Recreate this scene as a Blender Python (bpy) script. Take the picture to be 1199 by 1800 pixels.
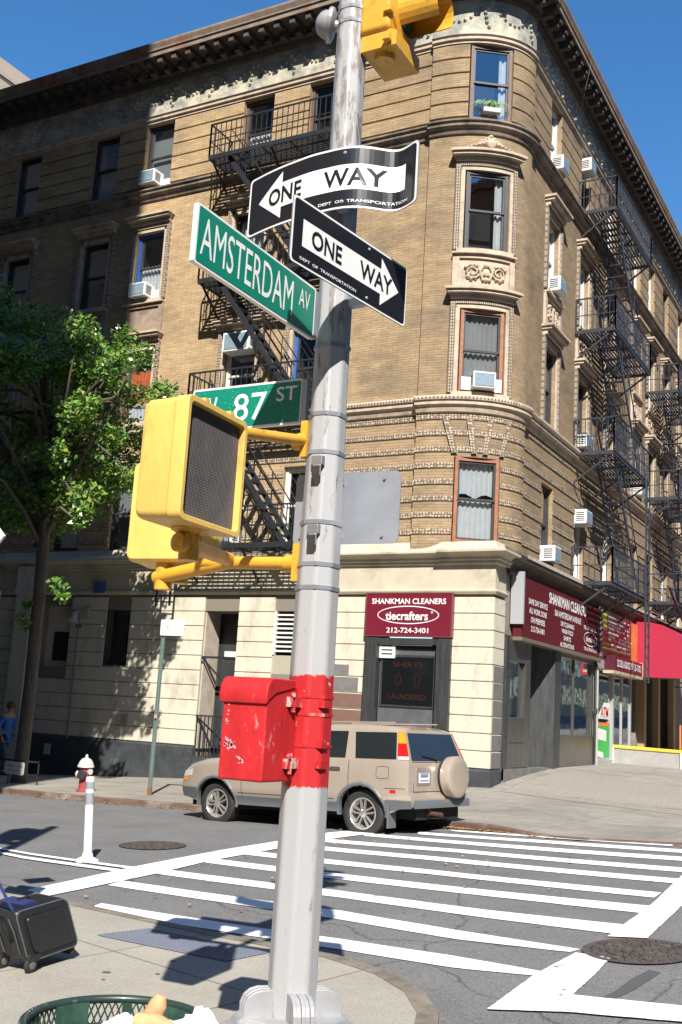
import bpy, math, random
from math import sin, cos, pi, radians, sqrt, atan2
from mathutils import Vector, Matrix, noise
random.seed(7)
for o in list(bpy.data.objects): bpy.data.objects.remove(o)
S = bpy.context.scene
COL = S.collection

# ------------------------------------------------------------------ camera
YAW, PIT, ROL = map(radians, (-28.98, 10.68, 3.42))
EYE = Vector((0, 0, 1.75))
fw = Vector((sin(YAW)*cos(PIT), cos(YAW)*cos(PIT), sin(PIT)))
r0 = Vector((cos(YAW), -sin(YAW), 0)); u0 = r0.cross(fw)
rt = r0*cos(ROL) + u0*sin(ROL); up = u0*cos(ROL) - r0*sin(ROL)
cd = bpy.data.cameras.new('camera'); cam = bpy.data.objects.new('camera', cd); COL.objects.link(cam)
m3 = Matrix((rt, up, -fw)).transposed()
cam.matrix_world = Matrix.Translation(EYE) @ m3.to_4x4()
cd.sensor_fit = 'VERTICAL'; cd.sensor_height = 24; cd.lens = 24*1900/1800
cd.clip_start = 0.05; cd.clip_end = 2000
S.camera = cam

# ------------------------------------------------------------------ light
SUN = Vector((.376, -.633, .678)).normalized()
w = bpy.data.worlds.new("World"); S.world = w; w.use_nodes = True
nt = w.node_tree; bg = nt.nodes['Background']
sky = nt.nodes.new('ShaderNodeTexSky'); sky.sky_type = 'NISHITA'; sky.sun_disc = False
sky.sun_elevation = math.asin(SUN.z); sky.sun_rotation = atan2(SUN.x, SUN.y)
sky.air_density = 1.0; sky.dust_density = 0.0; sky.ozone_density = 3.5
hs = nt.nodes.new('ShaderNodeHueSaturation'); hs.inputs['Saturation'].default_value = 1.24; nt.links.new(sky.outputs[0], hs.inputs['Color']); nt.links.new(hs.outputs[0], bg.inputs[0]); bg.inputs[1].default_value = 0.11
ld = bpy.data.lights.new('sun', 'SUN'); ld.energy = 5.0; ld.angle = radians(.53); ld.color = (1, .955, .88)
lo = bpy.data.objects.new('sun', ld); COL.objects.link(lo); lo.rotation_euler = SUN.to_track_quat('Z', 'Y').to_euler()
lo.location = (5, -8, 30)
S.view_settings.view_transform = 'Standard'; S.view_settings.look = 'None'
S.view_settings.exposure = 0.8; S.view_settings.gamma = 1
S.render.engine = 'CYCLES'
S.cycles.max_bounces = 5; S.cycles.diffuse_bounces = 3; S.cycles.transparent_max_bounces = 12

# ------------------------------------------------------------------ helpers
class MB:
    def __init__(s): s.v = []; s.f = []; s.uv = []; s.mi = []; s.cur = 0; s.mats = []
    def use(s, m):
        if m not in s.mats: s.mats.append(m)
        s.cur = s.mats.index(m); return s
    def face(s, pts, uv=None):
        i = len(s.v); s.v += [tuple(p) for p in pts]; s.f.append(tuple(range(i, i+len(pts)))); s.uv.append(uv); s.mi.append(s.cur)
    def faces(s, vs, fs):
        i = len(s.v); s.v += [tuple(p) for p in vs]
        for f in fs: s.f.append(tuple(i+k for k in f)); s.uv.append(None); s.mi.append(s.cur)
    def box(s, c, sz, M=None):
        x, y, z = sz[0]/2, sz[1]/2, sz[2]/2
        vs = [Vector((a*x, b*y, d*z)) for a in (-1, 1) for b in (-1, 1) for d in (-1, 1)]
        c = Vector(c)
        vs = [c + (M @ q if M else q) for q in vs]
        s.faces(vs, [(0,1,3,2),(4,6,7,5),(0,4,5,1),(2,3,7,6),(0,2,6,4),(1,5,7,3)]); return s
    def bb(s, lo, hi):
        return s.box([(a+b)/2 for a, b in zip(lo, hi)], [abs(b-a) for a, b in zip(lo, hi)])
    def bar(s, a, b, w, h=None, upv=(0,0,1)):
        a = Vector(a); b = Vector(b); h = h or w; d = b-a; L = d.length
        if L < 1e-6: return s
        d.normalize(); uu = Vector(upv)
        if abs(d.dot(uu)) > .98: uu = Vector((1, 0, 0))
        r = d.cross(uu).normalized(); q = r.cross(d)
        return s.box((a+b)/2, (L, w, h), Matrix((d, r, q)).transposed())
    def tube(s, pts, r, n=10, cap=True):
        pts = [Vector(p) for p in pts]; rs = r if isinstance(r, (list, tuple)) else [r]*len(pts)
        rings = []; prev = None
        for i, p in enumerate(pts):
            d = (pts[min(i+1, len(pts)-1)] - pts[max(i-1, 0)]).normalized()
            if prev is None:
                a = Vector((0, 0, 1)) if abs(d.z) < .9 else Vector((1, 0, 0)); a = d.cross(a).normalized()
            else:
                a = (prev - d*prev.dot(d)).normalized()
            prev = a; b = d.cross(a)
            rings.append([p + (a*cos(2*pi*k/n) + b*sin(2*pi*k/n))*rs[i] for k in range(n)])
        vs = [q for R in rings for q in R]; fs = []
        for i in range(len(pts)-1):
            for k in range(n): fs.append((i*n+k, i*n+(k+1) % n, (i+1)*n+(k+1) % n, (i+1)*n+k))
        if cap: fs += [tuple(range(n))[::-1], tuple((len(pts)-1)*n+k for k in range(n))]
        s.faces(vs, fs); return s
    def lathe(s, o, ax, prof, n=24, cap=True):   # prof: (r, h)
        ax = Vector(ax).normalized(); o = Vector(o)
        a = ax.cross(Vector((0, 0, 1)) if abs(ax.z) < .9 else Vector((1, 0, 0))).normalized(); b = ax.cross(a)
        vs = []; fs = []
        for r, h in prof: vs += [o + ax*h + (a*cos(2*pi*k/n)+b*sin(2*pi*k/n))*r for k in range(n)]
        for i in range(len(prof)-1):
            for k in range(n): fs.append((i*n+k, i*n+(k+1) % n, (i+1)*n+(k+1) % n, (i+1)*n+k))
        if cap: fs += [tuple(range(n))[::-1], tuple((len(prof)-1)*n+k for k in range(n))]
        s.faces(vs, fs); return s
    def grid(s, fn, us, vs, uvf=None):
        i = len(s.v); nu, nv = len(us), len(vs)
        s.v += [tuple(fn(a, b)) for a in us for b in vs]
        for p in range(nu-1):
            for q in range(nv-1):
                s.f.append((i+p*nv+q, i+(p+1)*nv+q, i+(p+1)*nv+q+1, i+p*nv+q+1)); s.mi.append(s.cur)
                s.uv.append([uvf(us[p+x], vs[q+y]) for x, y in ((0,0),(1,0),(1,1),(0,1))] if uvf else None)
        return s
    def prism(s, poly, fn, d0, d1):   # poly of (a,b); fn(a,b,d)->point
        n = len(poly)
        vs = [fn(a, b, d0) for a, b in poly] + [fn(a, b, d1) for a, b in poly]
        fs = [tuple(range(n))[::-1], tuple(range(n, 2*n))] + [(k, (k+1) % n, n+(k+1) % n, n+k) for k in range(n)]
        s.faces(vs, fs); return s
    def obj(s, name, mat=None, parent=None, smooth=False, bevel=0, recalc=True, local=False, merge=True, seg=2):
        org = Vector((0, 0, 0))
        if parent is not None and not local:
            p = parent
            while p: org += p.location; p = p.parent
        me = bpy.data.meshes.new(name)
        me.from_pydata([tuple(Vector(q)-org) for q in s.v], [], s.f)
        mats = s.mats if s.mats else [mat]
        for m in mats: me.materials.append(m)
        if len(mats) > 1: me.polygons.foreach_set('material_index', s.mi)
        if any(u for u in s.uv):
            L = me.uv_layers.new(name='UVMap').data; k = 0
            for f, u in zip(s.f, s.uv):
                for j in range(len(f)):
                    if u: L[k].uv = u[j]
                    k += 1
        if recalc:
            import bmesh
            bm = bmesh.new(); bm.from_mesh(me)
            if merge: bmesh.ops.remove_doubles(bm, verts=bm.verts, dist=1e-5)
            bmesh.ops.recalc_face_normals(bm, faces=bm.faces); bm.to_mesh(me); bm.free()
        if smooth:
            me.polygons.foreach_set('use_smooth', [True]*len(me.polygons))
            try: me.set_sharp_from_angle(angle=radians(38))
            except Exception: pass
        o = bpy.data.objects.new(name, me); COL.objects.link(o)
        if parent is not None: o.parent = parent
        if bevel:
            b = o.modifiers.new('bevel', 'BEVEL'); b.width = bevel; b.segments = seg; b.limit_method = 'ANGLE'; b.angle_limit = radians(35)
        return o

def tag(o, label, cat, group=None, kind=None):
    if label: o['label'] = label
    if cat: o['category'] = cat
    if group: o['group'] = group
    if kind: o['kind'] = kind
    return o
def thing(name, loc, label, cat, group=None):
    o = bpy.data.objects.new(name, None); COL.objects.link(o); o.location = loc; o.empty_display_size = .2
    return tag(o, label, cat, group)
def struct(o): o['kind'] = 'structure'; return o
def copy_tree(o, parent=None):
    c = o.copy(); COL.objects.link(c); c.parent = parent
    for ch in o.children: copy_tree(ch, c)
    return c
def lin(c):
    return tuple(((v/255)/12.92 if v/255 <= .04045 else ((v/255+.055)/1.055)**2.4) for v in c)
def lerp(a, b, t): return a+(b-a)*t
def sm(a, b, x):
    t = max(0, min(1, (x-a)/(b-a))); return t*t*(3-2*t)

# ------------------------------------------------------------------ materials
MATS = {}
def mat(name, col, rough=.6, metal=0, var=.0, vscale=3, bump=0, bscale=40, dirt=None, dscale=.8, dlo=.5, dhi=.75, spec=None, coat=0, stretch=None, emit=None):
    if name in MATS: return MATS[name]
    m = bpy.data.materials.new(name); m.use_nodes = True; MATS[name] = m
    N = m.node_tree.nodes; L = m.node_tree.links; b = N['Principled BSDF']
    b.inputs['Roughness'].default_value = rough; b.inputs['Metallic'].default_value = metal
    if spec is not None: b.inputs['Specular IOR Level'].default_value = spec
    if coat: b.inputs['Coat Weight'].default_value = coat; b.inputs['Coat Roughness'].default_value = .05
    c4 = (*col, 1); b.inputs['Base Color'].default_value = c4
    if emit: b.inputs['Emission Color'].default_value = (*emit[0], 1); b.inputs['Emission Strength'].default_value = emit[1]
    tc = N.new('ShaderNodeTexCoord'); vec = tc.outputs['Object']
    if stretch:
        mp = N.new('ShaderNodeMapping'); mp.inputs['Scale'].default_value = stretch; L.new(vec, mp.inputs[0]); vec = mp.outputs[0]
    last = None
    if var:
        n = N.new('ShaderNodeTexNoise'); n.inputs['Scale'].default_value = vscale; n.inputs['Detail'].default_value = 6; n.inputs['Roughness'].default_value = .65
        L.new(vec, n.inputs['Vector'])
        mr = N.new('ShaderNodeMapRange'); mr.inputs[1].default_value = .3; mr.inputs[2].default_value = .7
        mr.inputs[3].default_value = 1-var; mr.inputs[4].default_value = 1+var; L.new(n.outputs[0], mr.inputs[0])
        hv = N.new('ShaderNodeHueSaturation'); hv.inputs['Color'].default_value = c4; L.new(mr.outputs[0], hv.inputs['Value'])
        last = hv.outputs[0]
    if dirt:
        n2 = N.new('ShaderNodeTexNoise'); n2.inputs['Scale'].default_value = dscale; n2.inputs['Detail'].default_value = 9; n2.inputs['Roughness'].default_value = .7
        L.new(vec, n2.inputs['Vector'])
        r2 = N.new('ShaderNodeMapRange'); r2.inputs[1].default_value = dlo; r2.inputs[2].default_value = dhi; L.new(n2.outputs[0], r2.inputs[0])
        mx = N.new('ShaderNodeMixRGB'); L.new(r2.outputs[0], mx.inputs[0]); mx.inputs[1].default_value = c4; mx.inputs[2].default_value = (*dirt, 1)
        if last: L.new(last, mx.inputs[1])
        last = mx.outputs[0]
    if last: L.new(last, b.inputs['Base Color'])
    if bump:
        n3 = N.new('ShaderNodeTexNoise'); n3.inputs['Scale'].default_value = bscale; n3.inputs['Detail'].default_value = 6
        L.new(vec, n3.inputs['Vector']); bp = N.new('ShaderNodeBump'); bp.inputs['Strength'].default_value = bump; bp.inputs['Distance'].default_value = .02
        L.new(n3.outputs[0], bp.inputs['Height']); L.new(bp.outputs[0], b.inputs['Normal'])
    return m

def brick_mat(name, c1, c2, cm, bw, rh, soot, slo, shi, mort=.007):
    m = bpy.data.materials.new(name); m.use_nodes = True; MATS[name] = m
    N = m.node_tree.nodes; L = m.node_tree.links; b = N['Principled BSDF']; b.inputs['Roughness'].default_value = .85
    b.inputs['Specular IOR Level'].default_value = .2
    tc = N.new('ShaderNodeTexCoord'); br = N.new('ShaderNodeTexBrick')
    br.inputs['Scale'].default_value = 1; br.inputs['Brick Width'].default_value = bw; br.inputs['Row Height'].default_value = rh
    br.inputs['Mortar Size'].default_value = mort; br.inputs['Bias'].default_value = -.1; br.inputs['Mortar Smooth'].default_value = .3
    br.inputs['Color1'].default_value = (*c1, 1); br.inputs['Color2'].default_value = (*c2, 1); br.inputs['Mortar'].default_value = (*cm, 1)
    L.new(tc.outputs['UV'], br.inputs['Vector'])
    n = N.new('ShaderNodeTexNoise'); n.inputs['Scale'].default_value = .55; n.inputs['Detail'].default_value = 8; n.inputs['Roughness'].default_value = .68
    mp = N.new('ShaderNodeMapping'); mp.inputs['Scale'].default_value = (1, 1.3, 1); L.new(tc.outputs['UV'], mp.inputs[0]); L.new(mp.outputs[0], n.inputs['Vector'])
    r = N.new('ShaderNodeMapRange'); r.inputs[1].default_value = slo; r.inputs[2].default_value = shi; L.new(n.outputs[0], r.inputs[0])
    r.inputs[4].default_value = .8
    su = N.new('ShaderNodeSeparateXYZ'); L.new(tc.outputs['UV'], su.inputs[0]); ru = N.new('ShaderNodeMapRange'); ru.inputs[1].default_value = -6.5; ru.inputs[2].default_value = 2.8; ru.inputs[4].default_value = .50; L.new(su.outputs[0], ru.inputs[0])
    ad_ = N.new('ShaderNodeMath'); ad_.operation = 'ADD'; ad_.use_clamp = True; L.new(r.outputs[0], ad_.inputs[0]); L.new(ru.outputs[0], ad_.inputs[1])
    mx = N.new('ShaderNodeMixRGB'); L.new(ad_.outputs[0], mx.inputs[0]); L.new(br.outputs[0], mx.inputs[1]); mx.inputs[2].default_value = (*soot, 1)
    n2 = N.new('ShaderNodeTexNoise'); n2.inputs['Scale'].default_value = 2.2; n2.inputs['Detail'].default_value = 8; n2.inputs['Roughness'].default_value = .75
    mp2 = N.new('ShaderNodeMapping'); mp2.inputs['Scale'].default_value = (1, 2.5, 1); L.new(tc.outputs['UV'], mp2.inputs[0]); L.new(mp2.outputs[0], n2.inputs['Vector'])
    r2 = N.new('ShaderNodeMapRange'); r2.inputs[1].default_value = .3; r2.inputs[2].default_value = .7; r2.inputs[3].default_value = .74; r2.inputs[4].default_value = 1.24
    L.new(n2.outputs[0], r2.inputs[0])
    hv = N.new('ShaderNodeHueSaturation'); L.new(mx.outputs[0], hv.inputs['Color']); L.new(r2.outputs[0], hv.inputs['Value'])
    L.new(hv.outputs[0], b.inputs['Base Color'])
    bp = N.new('ShaderNodeBump'); bp.inputs['Strength'].default_value = .5; bp.inputs['Distance'].default_value = .008; bp.invert = True
    L.new(br.outputs['Fac'], bp.inputs['Height']); L.new(bp.outputs[0], b.inputs['Normal'])
    return m

BRICK = brick_mat('tan_brick', (.50, .355, .20), (.40, .28, .155), (.31, .225, .135), .30, .062, (.165, .128, .092), .47, .80, .008)
TERRA = mat('terracotta', (.50, .40, .30), .75, var=.18, vscale=5, bump=.25, bscale=25, dirt=(.16, .12, .10), dscale=2.2, dlo=.5, dhi=.8)
TERRAD = mat('sooty_terracotta', (.26, .205, .16), .8, var=.25, vscale=5, bump=.3, bscale=25, dirt=(.05, .045, .042), dscale=1.6, dlo=.42, dhi=.7)
FRIEZE = mat('weathered_frieze', (.50, .46, .35), .8, var=.3, vscale=3, bump=.6, bscale=9, dirt=(.17, .185, .18), dscale=1.6, dlo=.42, dhi=.66)
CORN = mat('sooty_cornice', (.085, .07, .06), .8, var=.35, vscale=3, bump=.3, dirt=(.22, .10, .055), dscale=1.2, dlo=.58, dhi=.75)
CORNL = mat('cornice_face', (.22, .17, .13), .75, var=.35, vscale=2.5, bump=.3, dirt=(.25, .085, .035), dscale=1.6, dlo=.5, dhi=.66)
CREAM = mat('cream_painted_stone', (.575, .53, .425), .75, var=.10, vscale=1.5, bump=.25, bscale=18, dirt=(.27, .23, .165), dscale=1.6, dlo=.52, dhi=.78, stretch=(1.3, 1, .55))
JOINT = mat('stone_joint', (.20, .175, .14), .9)
PLINTH = mat('dark_painted_plinth', (.045, .05, .055), .55, var=.3, vscale=4, bump=.2, bscale=15, dirt=(.16, .16, .16), dscale=3, dlo=.62, dhi=.75)
GREYP = mat('grey_patch_paint', (.16, .15, .15), .7, var=.15, vscale=5)
BROWNP = mat('brown_patch_paint', (.17, .095, .075), .7, var=.12, vscale=5)
WOOD = mat('brown_window_paint', (.13, .075, .055), .55, var=.3, vscale=8)
RUSTW = mat('rust_window_paint', (.30, .12, .06), .6, var=.25, vscale=8)
DARKF = mat('dark_window_frame', (.045, .04, .04), .4, var=.2)
WHITEF = mat('white_window_frame', (.62, .62, .58), .4)
BLUEF = mat('blue_window_frame', (.03, .12, .45), .4)
IRON = mat('black_iron', (.022, .024, .03), .45, var=.3, vscale=6, dirt=(.06, .045, .04), dscale=4, dlo=.6, dhi=.75)
IRONG = mat('grey_iron', (.035, .038, .048), .45, var=.3, vscale=6, dirt=(.09, .06, .05), dscale=4, dlo=.6, dhi=.75)
WHITE = mat('white_enamel', (.72, .73, .72), .4, var=.05)
ACG = mat('ac_grille', (.20, .27, .32), .4, var=.3, vscale=30)
ALU = mat('silver_paint', (.36, .36, .37), .4, .25, var=.12, vscale=6, bump=.12, bscale=30, dirt=(.36, .29, .22), dscale=5, dlo=.64, dhi=.8)
YEL = mat('signal_yellow', (.66, .345, .035), .42, var=.12, vscale=6, bump=.12, bscale=30, dirt=(.25, .09, .025), dscale=7, dlo=.58, dhi=.74)
YELB = mat('pale_signal_yellow', (.72, .48, .12), .45, var=.10, vscale=4, bump=.1, bscale=25, dirt=(.42, .20, .05), dscale=5, dlo=.60, dhi=.8, stretch=(1.5, 1.5, .6))
RED = mat('faded_red_paint', (.45, .018, .022), .62, var=.22, vscale=7, bump=.25, bscale=25, dirt=(.58, .30, .28), dscale=8, dlo=.60, dhi=.68, stretch=(1, 1, .45), spec=.3)
GREEN = mat('sign_green', (.0, .20, .135), .4, var=.06)
BLACK = mat('sign_black', (.012, .013, .018), .3, var=.2)
SWHITE = mat('sign_white', (.78, .78, .77), .4, var=.03)
SGREY = mat('bare_aluminium', (.36, .38, .42), .45, .5, var=.12, vscale=5)
MAROON = mat('maroon_sign', (.10, .013, .018), .65, var=.08, spec=.15)
STEEL = mat('brushed_steel', (.17, .165, .155), .32, .75, var=.25, vscale=4, stretch=(3, 3, .4))
STEELD = mat('dark_steel', (.07, .072, .075), .45, .5, var=.35, vscale=5, stretch=(3, 3, .3))
ROOMD = mat('dark_interior', (.02, .02, .022), .9)
CURT = mat('white_curtain', (.66, .66, .66), .8, var=.08, vscale=6)
BLIND = mat('grey_blind', (.30, .31, .31), .7, var=.06)
RUBBER = mat('rubber', (.022, .021, .021), .75, var=.2, vscale=20)
BAGM = mat('black_nylon', (.014, .015, .017), .42, var=.2, vscale=12, bump=.15, bscale=60)

def glass_mat(name, tint=(.84, .88, .9), refl=.26):
    m = bpy.data.materials.new(name); m.use_nodes = True; MATS[name] = m
    N = m.node_tree.nodes; L = m.node_tree.links; N.remove(N['Principled BSDF'])
    t = N.new('ShaderNodeBsdfTransparent'); t.inputs[0].default_value = (*tint, 1)
    g = N.new('ShaderNodeBsdfGlossy'); g.inputs['Roughness'].default_value = .02; g.inputs[0].default_value = (1, 1, 1, 1)
    nz = N.new('ShaderNodeTexNoise'); nz.inputs['Scale'].default_value = 1.6; bp = N.new('ShaderNodeBump'); bp.inputs['Strength'].default_value = .05; bp.inputs['Distance'].default_value = .05
    tc = N.new('ShaderNodeTexCoord'); L.new(tc.outputs['Object'], nz.inputs['Vector']); L.new(nz.outputs[0], bp.inputs['Height']); L.new(bp.outputs[0], g.inputs['Normal'])
    f = N.new('ShaderNodeLayerWeight'); f.inputs['Blend'].default_value = .5
    pw = N.new('ShaderNodeMath'); pw.operation = 'POWER'; pw.inputs[1].default_value = 3.0; L.new(f.outputs['Facing'], pw.inputs[0])
    a = N.new('ShaderNodeMath'); a.operation = 'MULTIPLY_ADD'; a.inputs[1].default_value = .9; a.inputs[2].default_value = refl; a.use_clamp = True
    L.new(pw.outputs[0], a.inputs[0]); mx = N.new('ShaderNodeMixShader'); L.new(a.outputs[0], mx.inputs[0]); L.new(t.outputs[0], mx.inputs[1]); L.new(g.outputs[0], mx.inputs[2])
    L.new(mx.outputs[0], N['Material Output'].inputs[0]); return m
GLASS = glass_mat('window_glass')
CARGL = glass_mat('car_glass', (.16, .19, .18), .03)

# ------------------------------------------------------------------ ground heights (metres, from the kerb and wall lines)
def zr(x, y):
    X = min(max(x, -15), 1.5); Y = min(max(y, -1), 15.5)
    z = -.034+.043*X+.063*Y+.005*X*Y+.004*X*X
    return z + .03*min(0, x+15) + .02*max(0, y-15.5) - .5*sm(.1, 1.6, y-kerb_y(x))*sm(-1.35, -1.9, x)
KERB = [(-300, 14.7), (-14.0, 14.72), (-11.1, 14.92), (-8.4, 14.75), (-6.3, 14.45), (-5.2, 14.02), (-4.6, 13.70), (-4.0, 13.42), (-2.6, 13.08), (-2.0, 13.05)]
def kerb_y(x):
    if x <= KERB[0][0]: return KERB[0][1]
    for (a, b), (c, d) in zip(KERB, KERB[1:]):
        if x <= c: return lerp(b, d, (x-a)/(c-a))
    return KERB[-1][1]
def kerb_h(x): return .085 - .065*sm(-5.4, -4.3, x)
def zb_left(x): return .49+.055*max(x+8.1, -14)+.03*min(0, x+22.1)
def zb_right(y):
    pts = [(21.5, .49), (22.4, .62), (24, .75), (26, .85), (29, .88), (31, .92), (60, 1.4)]
    for (a, b), (c, d) in zip(pts, pts[1:]):
        if y <= c: return lerp(b, d, (y-a)/(c-a))
    return 1.4
def zs(x, y):
    ky = kerb_y(x); zk = zr(x, ky)+kerb_h(x)
    if x < -8.1: e = zb_left(x)
    else: e = .49-.02*(x+8.1)
    if y <= 21.5: return lerp(zk, e, max(0, (y-ky)/(21.5-ky)))
    return zb_right(y)-.49+e
def rough_mat(name, c1, c2, sc, speck, joints=None, stain=.5, crack=False, patch=None):
    m = bpy.data.materials.new(name); m.use_nodes = True; MATS[name] = m
    N = m.node_tree.nodes; L = m.node_tree.links; b = N['Principled BSDF']; b.inputs['Roughness'].default_value = .9; b.inputs['Specular IOR Level'].default_value = .25
    tc = N.new('ShaderNodeTexCoord'); V = tc.outputs['Object']
    n1 = N.new('ShaderNodeTexNoise'); n1.inputs['Scale'].default_value = sc; n1.inputs['Detail'].default_value = 10; n1.inputs['Roughness'].default_value = .72; L.new(V, n1.inputs['Vector'])
    cr = N.new('ShaderNodeValToRGB'); cr.color_ramp.elements[0].position = .3; cr.color_ramp.elements[1].position = .72
    cr.color_ramp.elements[0].color = (*c1, 1); cr.color_ramp.elements[1].color = (*c2, 1); L.new(n1.outputs[0], cr.inputs[0])
    n2 = N.new('ShaderNodeTexNoise'); n2.inputs['Scale'].default_value = 75; n2.inputs['Detail'].default_value = 3; L.new(V, n2.inputs['Vector'])
    r = N.new('ShaderNodeMapRange'); r.inputs[1].default_value = .35; r.inputs[2].default_value = .65; r.inputs[3].default_value = 1-speck; r.inputs[4].default_value = 1+speck; L.new(n2.outputs[0], r.inputs[0])
    hv = N.new('ShaderNodeHueSaturation'); L.new(cr.outputs[0], hv.inputs['Color']); L.new(r.outputs[0], hv.inputs['Value'])
    out = hv.outputs[0]
    vo = N.new('ShaderNodeTexVoronoi'); vo.inputs['Scale'].default_value = 1.7; L.new(V, vo.inputs['Vector'])
    ns = N.new('ShaderNodeTexNoise'); ns.inputs['Scale'].default_value = 9; L.new(V, ns.inputs['Vector'])
    ad = N.new('ShaderNodeMath'); ad.operation = 'MULTIPLY_ADD'; ad.inputs[1].default_value = .07; L.new(ns.outputs[0], ad.inputs[0]); L.new(vo.outputs['Distance'], ad.inputs[2])
    r3 = N.new('ShaderNodeMapRange'); r3.inputs[1].default_value = .085; r3.inputs[2].default_value = .062; L.new(ad.outputs[0], r3.inputs[0])
    r3.inputs[4].default_value = stain
    mx = N.new('ShaderNodeMixRGB'); L.new(r3.outputs[0], mx.inputs[0]); L.new(out, mx.inputs[1]); mx.inputs[2].default_value = (c1[0]*.35, c1[1]*.35, c1[2]*.35, 1); out = mx.outputs[0]
    if joints:
        mp = N.new('ShaderNodeMapping'); mp.inputs['Rotation'].default_value = (0, 0, joints[1]); mp.inputs['Location'].default_value = (joints[2], joints[3], 0); L.new(V, mp.inputs[0])
        br = N.new('ShaderNodeTexBrick'); br.offset = 0; br.inputs['Scale'].default_value = 1; br.inputs['Brick Width'].default_value = joints[0]; br.inputs['Row Height'].default_value = joints[0]
        br.inputs['Mortar Size'].default_value = .008; br.inputs['Mortar Smooth'].default_value = .3
        br.inputs['Color1'].default_value = (1, 1, 1, 1); br.inputs['Color2'].default_value = (.88, .88, .9, 1); br.inputs['Mortar'].default_value = (.42, .40, .38, 1)
        L.new(mp.outputs[0], br.inputs['Vector'])
        m2 = N.new('ShaderNodeMixRGB'); m2.blend_type = 'MULTIPLY'; m2.inputs[0].default_value = 1; L.new(out, m2.inputs[1]); L.new(br.outputs[0], m2.inputs[2]); out = m2.outputs[0]
    if crack:
        v2 = N.new('ShaderNodeTexVoronoi'); v2.feature = 'DISTANCE_TO_EDGE'; v2.inputs['Scale'].default_value = .32
        n4 = N.new('ShaderNodeTexNoise'); n4.inputs['Scale'].default_value = 1.5; n4.inputs['Detail'].default_value = 6; L.new(V, n4.inputs['Vector'])
        av = N.new('ShaderNodeMixRGB'); av.inputs[0].default_value = .35; L.new(V, av.inputs[1]); L.new(n4.outputs['Color'], av.inputs[2]); L.new(av.outputs[0], v2.inputs['Vector'])
        r4 = N.new('ShaderNodeMapRange'); r4.inputs[1].default_value = .0; r4.inputs[2].default_value = .0035; r4.inputs[3].default_value = .55; r4.inputs[4].default_value = 0; L.new(v2.outputs['Distance'], r4.inputs[0])
        m4 = N.new('ShaderNodeMixRGB'); L.new(r4.outputs[0], m4.inputs[0]); L.new(out, m4.inputs[1]); m4.inputs[2].default_value = (.02, .02, .02, 1); out = m4.outputs[0]
    L.new(out, b.inputs['Base Color'])
    bp = N.new('ShaderNodeBump'); bp.inputs['Strength'].default_value = .35; bp.inputs['Distance'].default_value = .006; L.new(n2.outputs[0], bp.inputs['Height']); L.new(bp.outputs[0], b.inputs['Normal'])
    return m
ASPH = rough_mat('asphalt', (.125, .124, .122), (.18, .177, .172), .9, .30, stain=.25, crack=True)
CONC = rough_mat('near_concrete', (.27, .25, .21), (.37, .345, .295), .8, .13, (1.5, .30, .4, .2), .8)
CONCF = rough_mat('far_concrete', (.20, .185, .155), (.37, .34, .29), 1.1, .22, (1.52, .0, .1, .35), .7, crack=True)
KERBM = mat('rusty_kerb_steel', (.12, .075, .055), .7, var=.35, vscale=6, dirt=(.28, .26, .23), dscale=2, dlo=.5, dhi=.7)

def frange(a, b, n): return [a+(b-a)*i/n for i in range(n+1)]
# road: one sheet to the horizon
m = MB()
xs = [-400, -200, -100, -60, -40] + frange(-30, 6, 90) + [12, 25, 60, 200, 400]
ys = [-400, -100, -30, -8] + frange(-3, 24, 68) + [30, 45, 60, 100, 200, 400]
m.grid(lambda x, y: (x, y, zr(x, y)), xs, ys)
struct(m.obj('road', ASPH, recalc=False, smooth=True))
# far pavement
m = MB()
xs = [-60, -45, -35, -28] + frange(-24, -2.0, 56)
for a, b in zip(xs, xs[1:]):
    for i in range(10):
        q = []
        for x, j in ((a, i), (b, i), (b, i+1), (a, i+1)):
            y = lerp(kerb_y(x)+.15, 21.6, j/10); q.append((x, y, zs(x, y)))
        m.face(q)
for a, b in zip(frange(-8.3, -2, 8), frange(-8.3, -2, 8)[1:]):
    yy = [21.6, 22, 22.4, 23, 24, 25, 26, 27.5, 29, 31, 40, 60]
    for c, d in zip(yy, yy[1:]): m.face([(x, y, zs(max(x, -8.09), y)) for x, y in ((a, c), (b, c), (b, d), (a, d))])
struct(m.obj('far_pavement', CONCF, smooth=True))
m = MB()
xs = [-60, -45, -35, -28] + frange(-24, -2.0, 60)
for a, b in zip(xs, xs[1:]):
    pa, pb = kerb_y(a), kerb_y(b)
    A = [(a, pa, zr(a, pa)-.05), (a, pa+.01, zs(a, pa)-.01), (a, pa+.03, zs(a, pa)+.004), (a, pa+.155, zs(a, pa+.15)+.004)]
    B_ = [(b, pb, zr(b, pb)-.05), (b, pb+.01, zs(b, pb)-.01), (b, pb+.03, zs(b, pb)+.004), (b, pb+.155, zs(b, pb+.15)+.004)]
    for k in range(3): m.face([A[k], B_[k], B_[k+1], A[k+1]])
struct(m.obj('far_kerb', KERBM, smooth=True))
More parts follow.
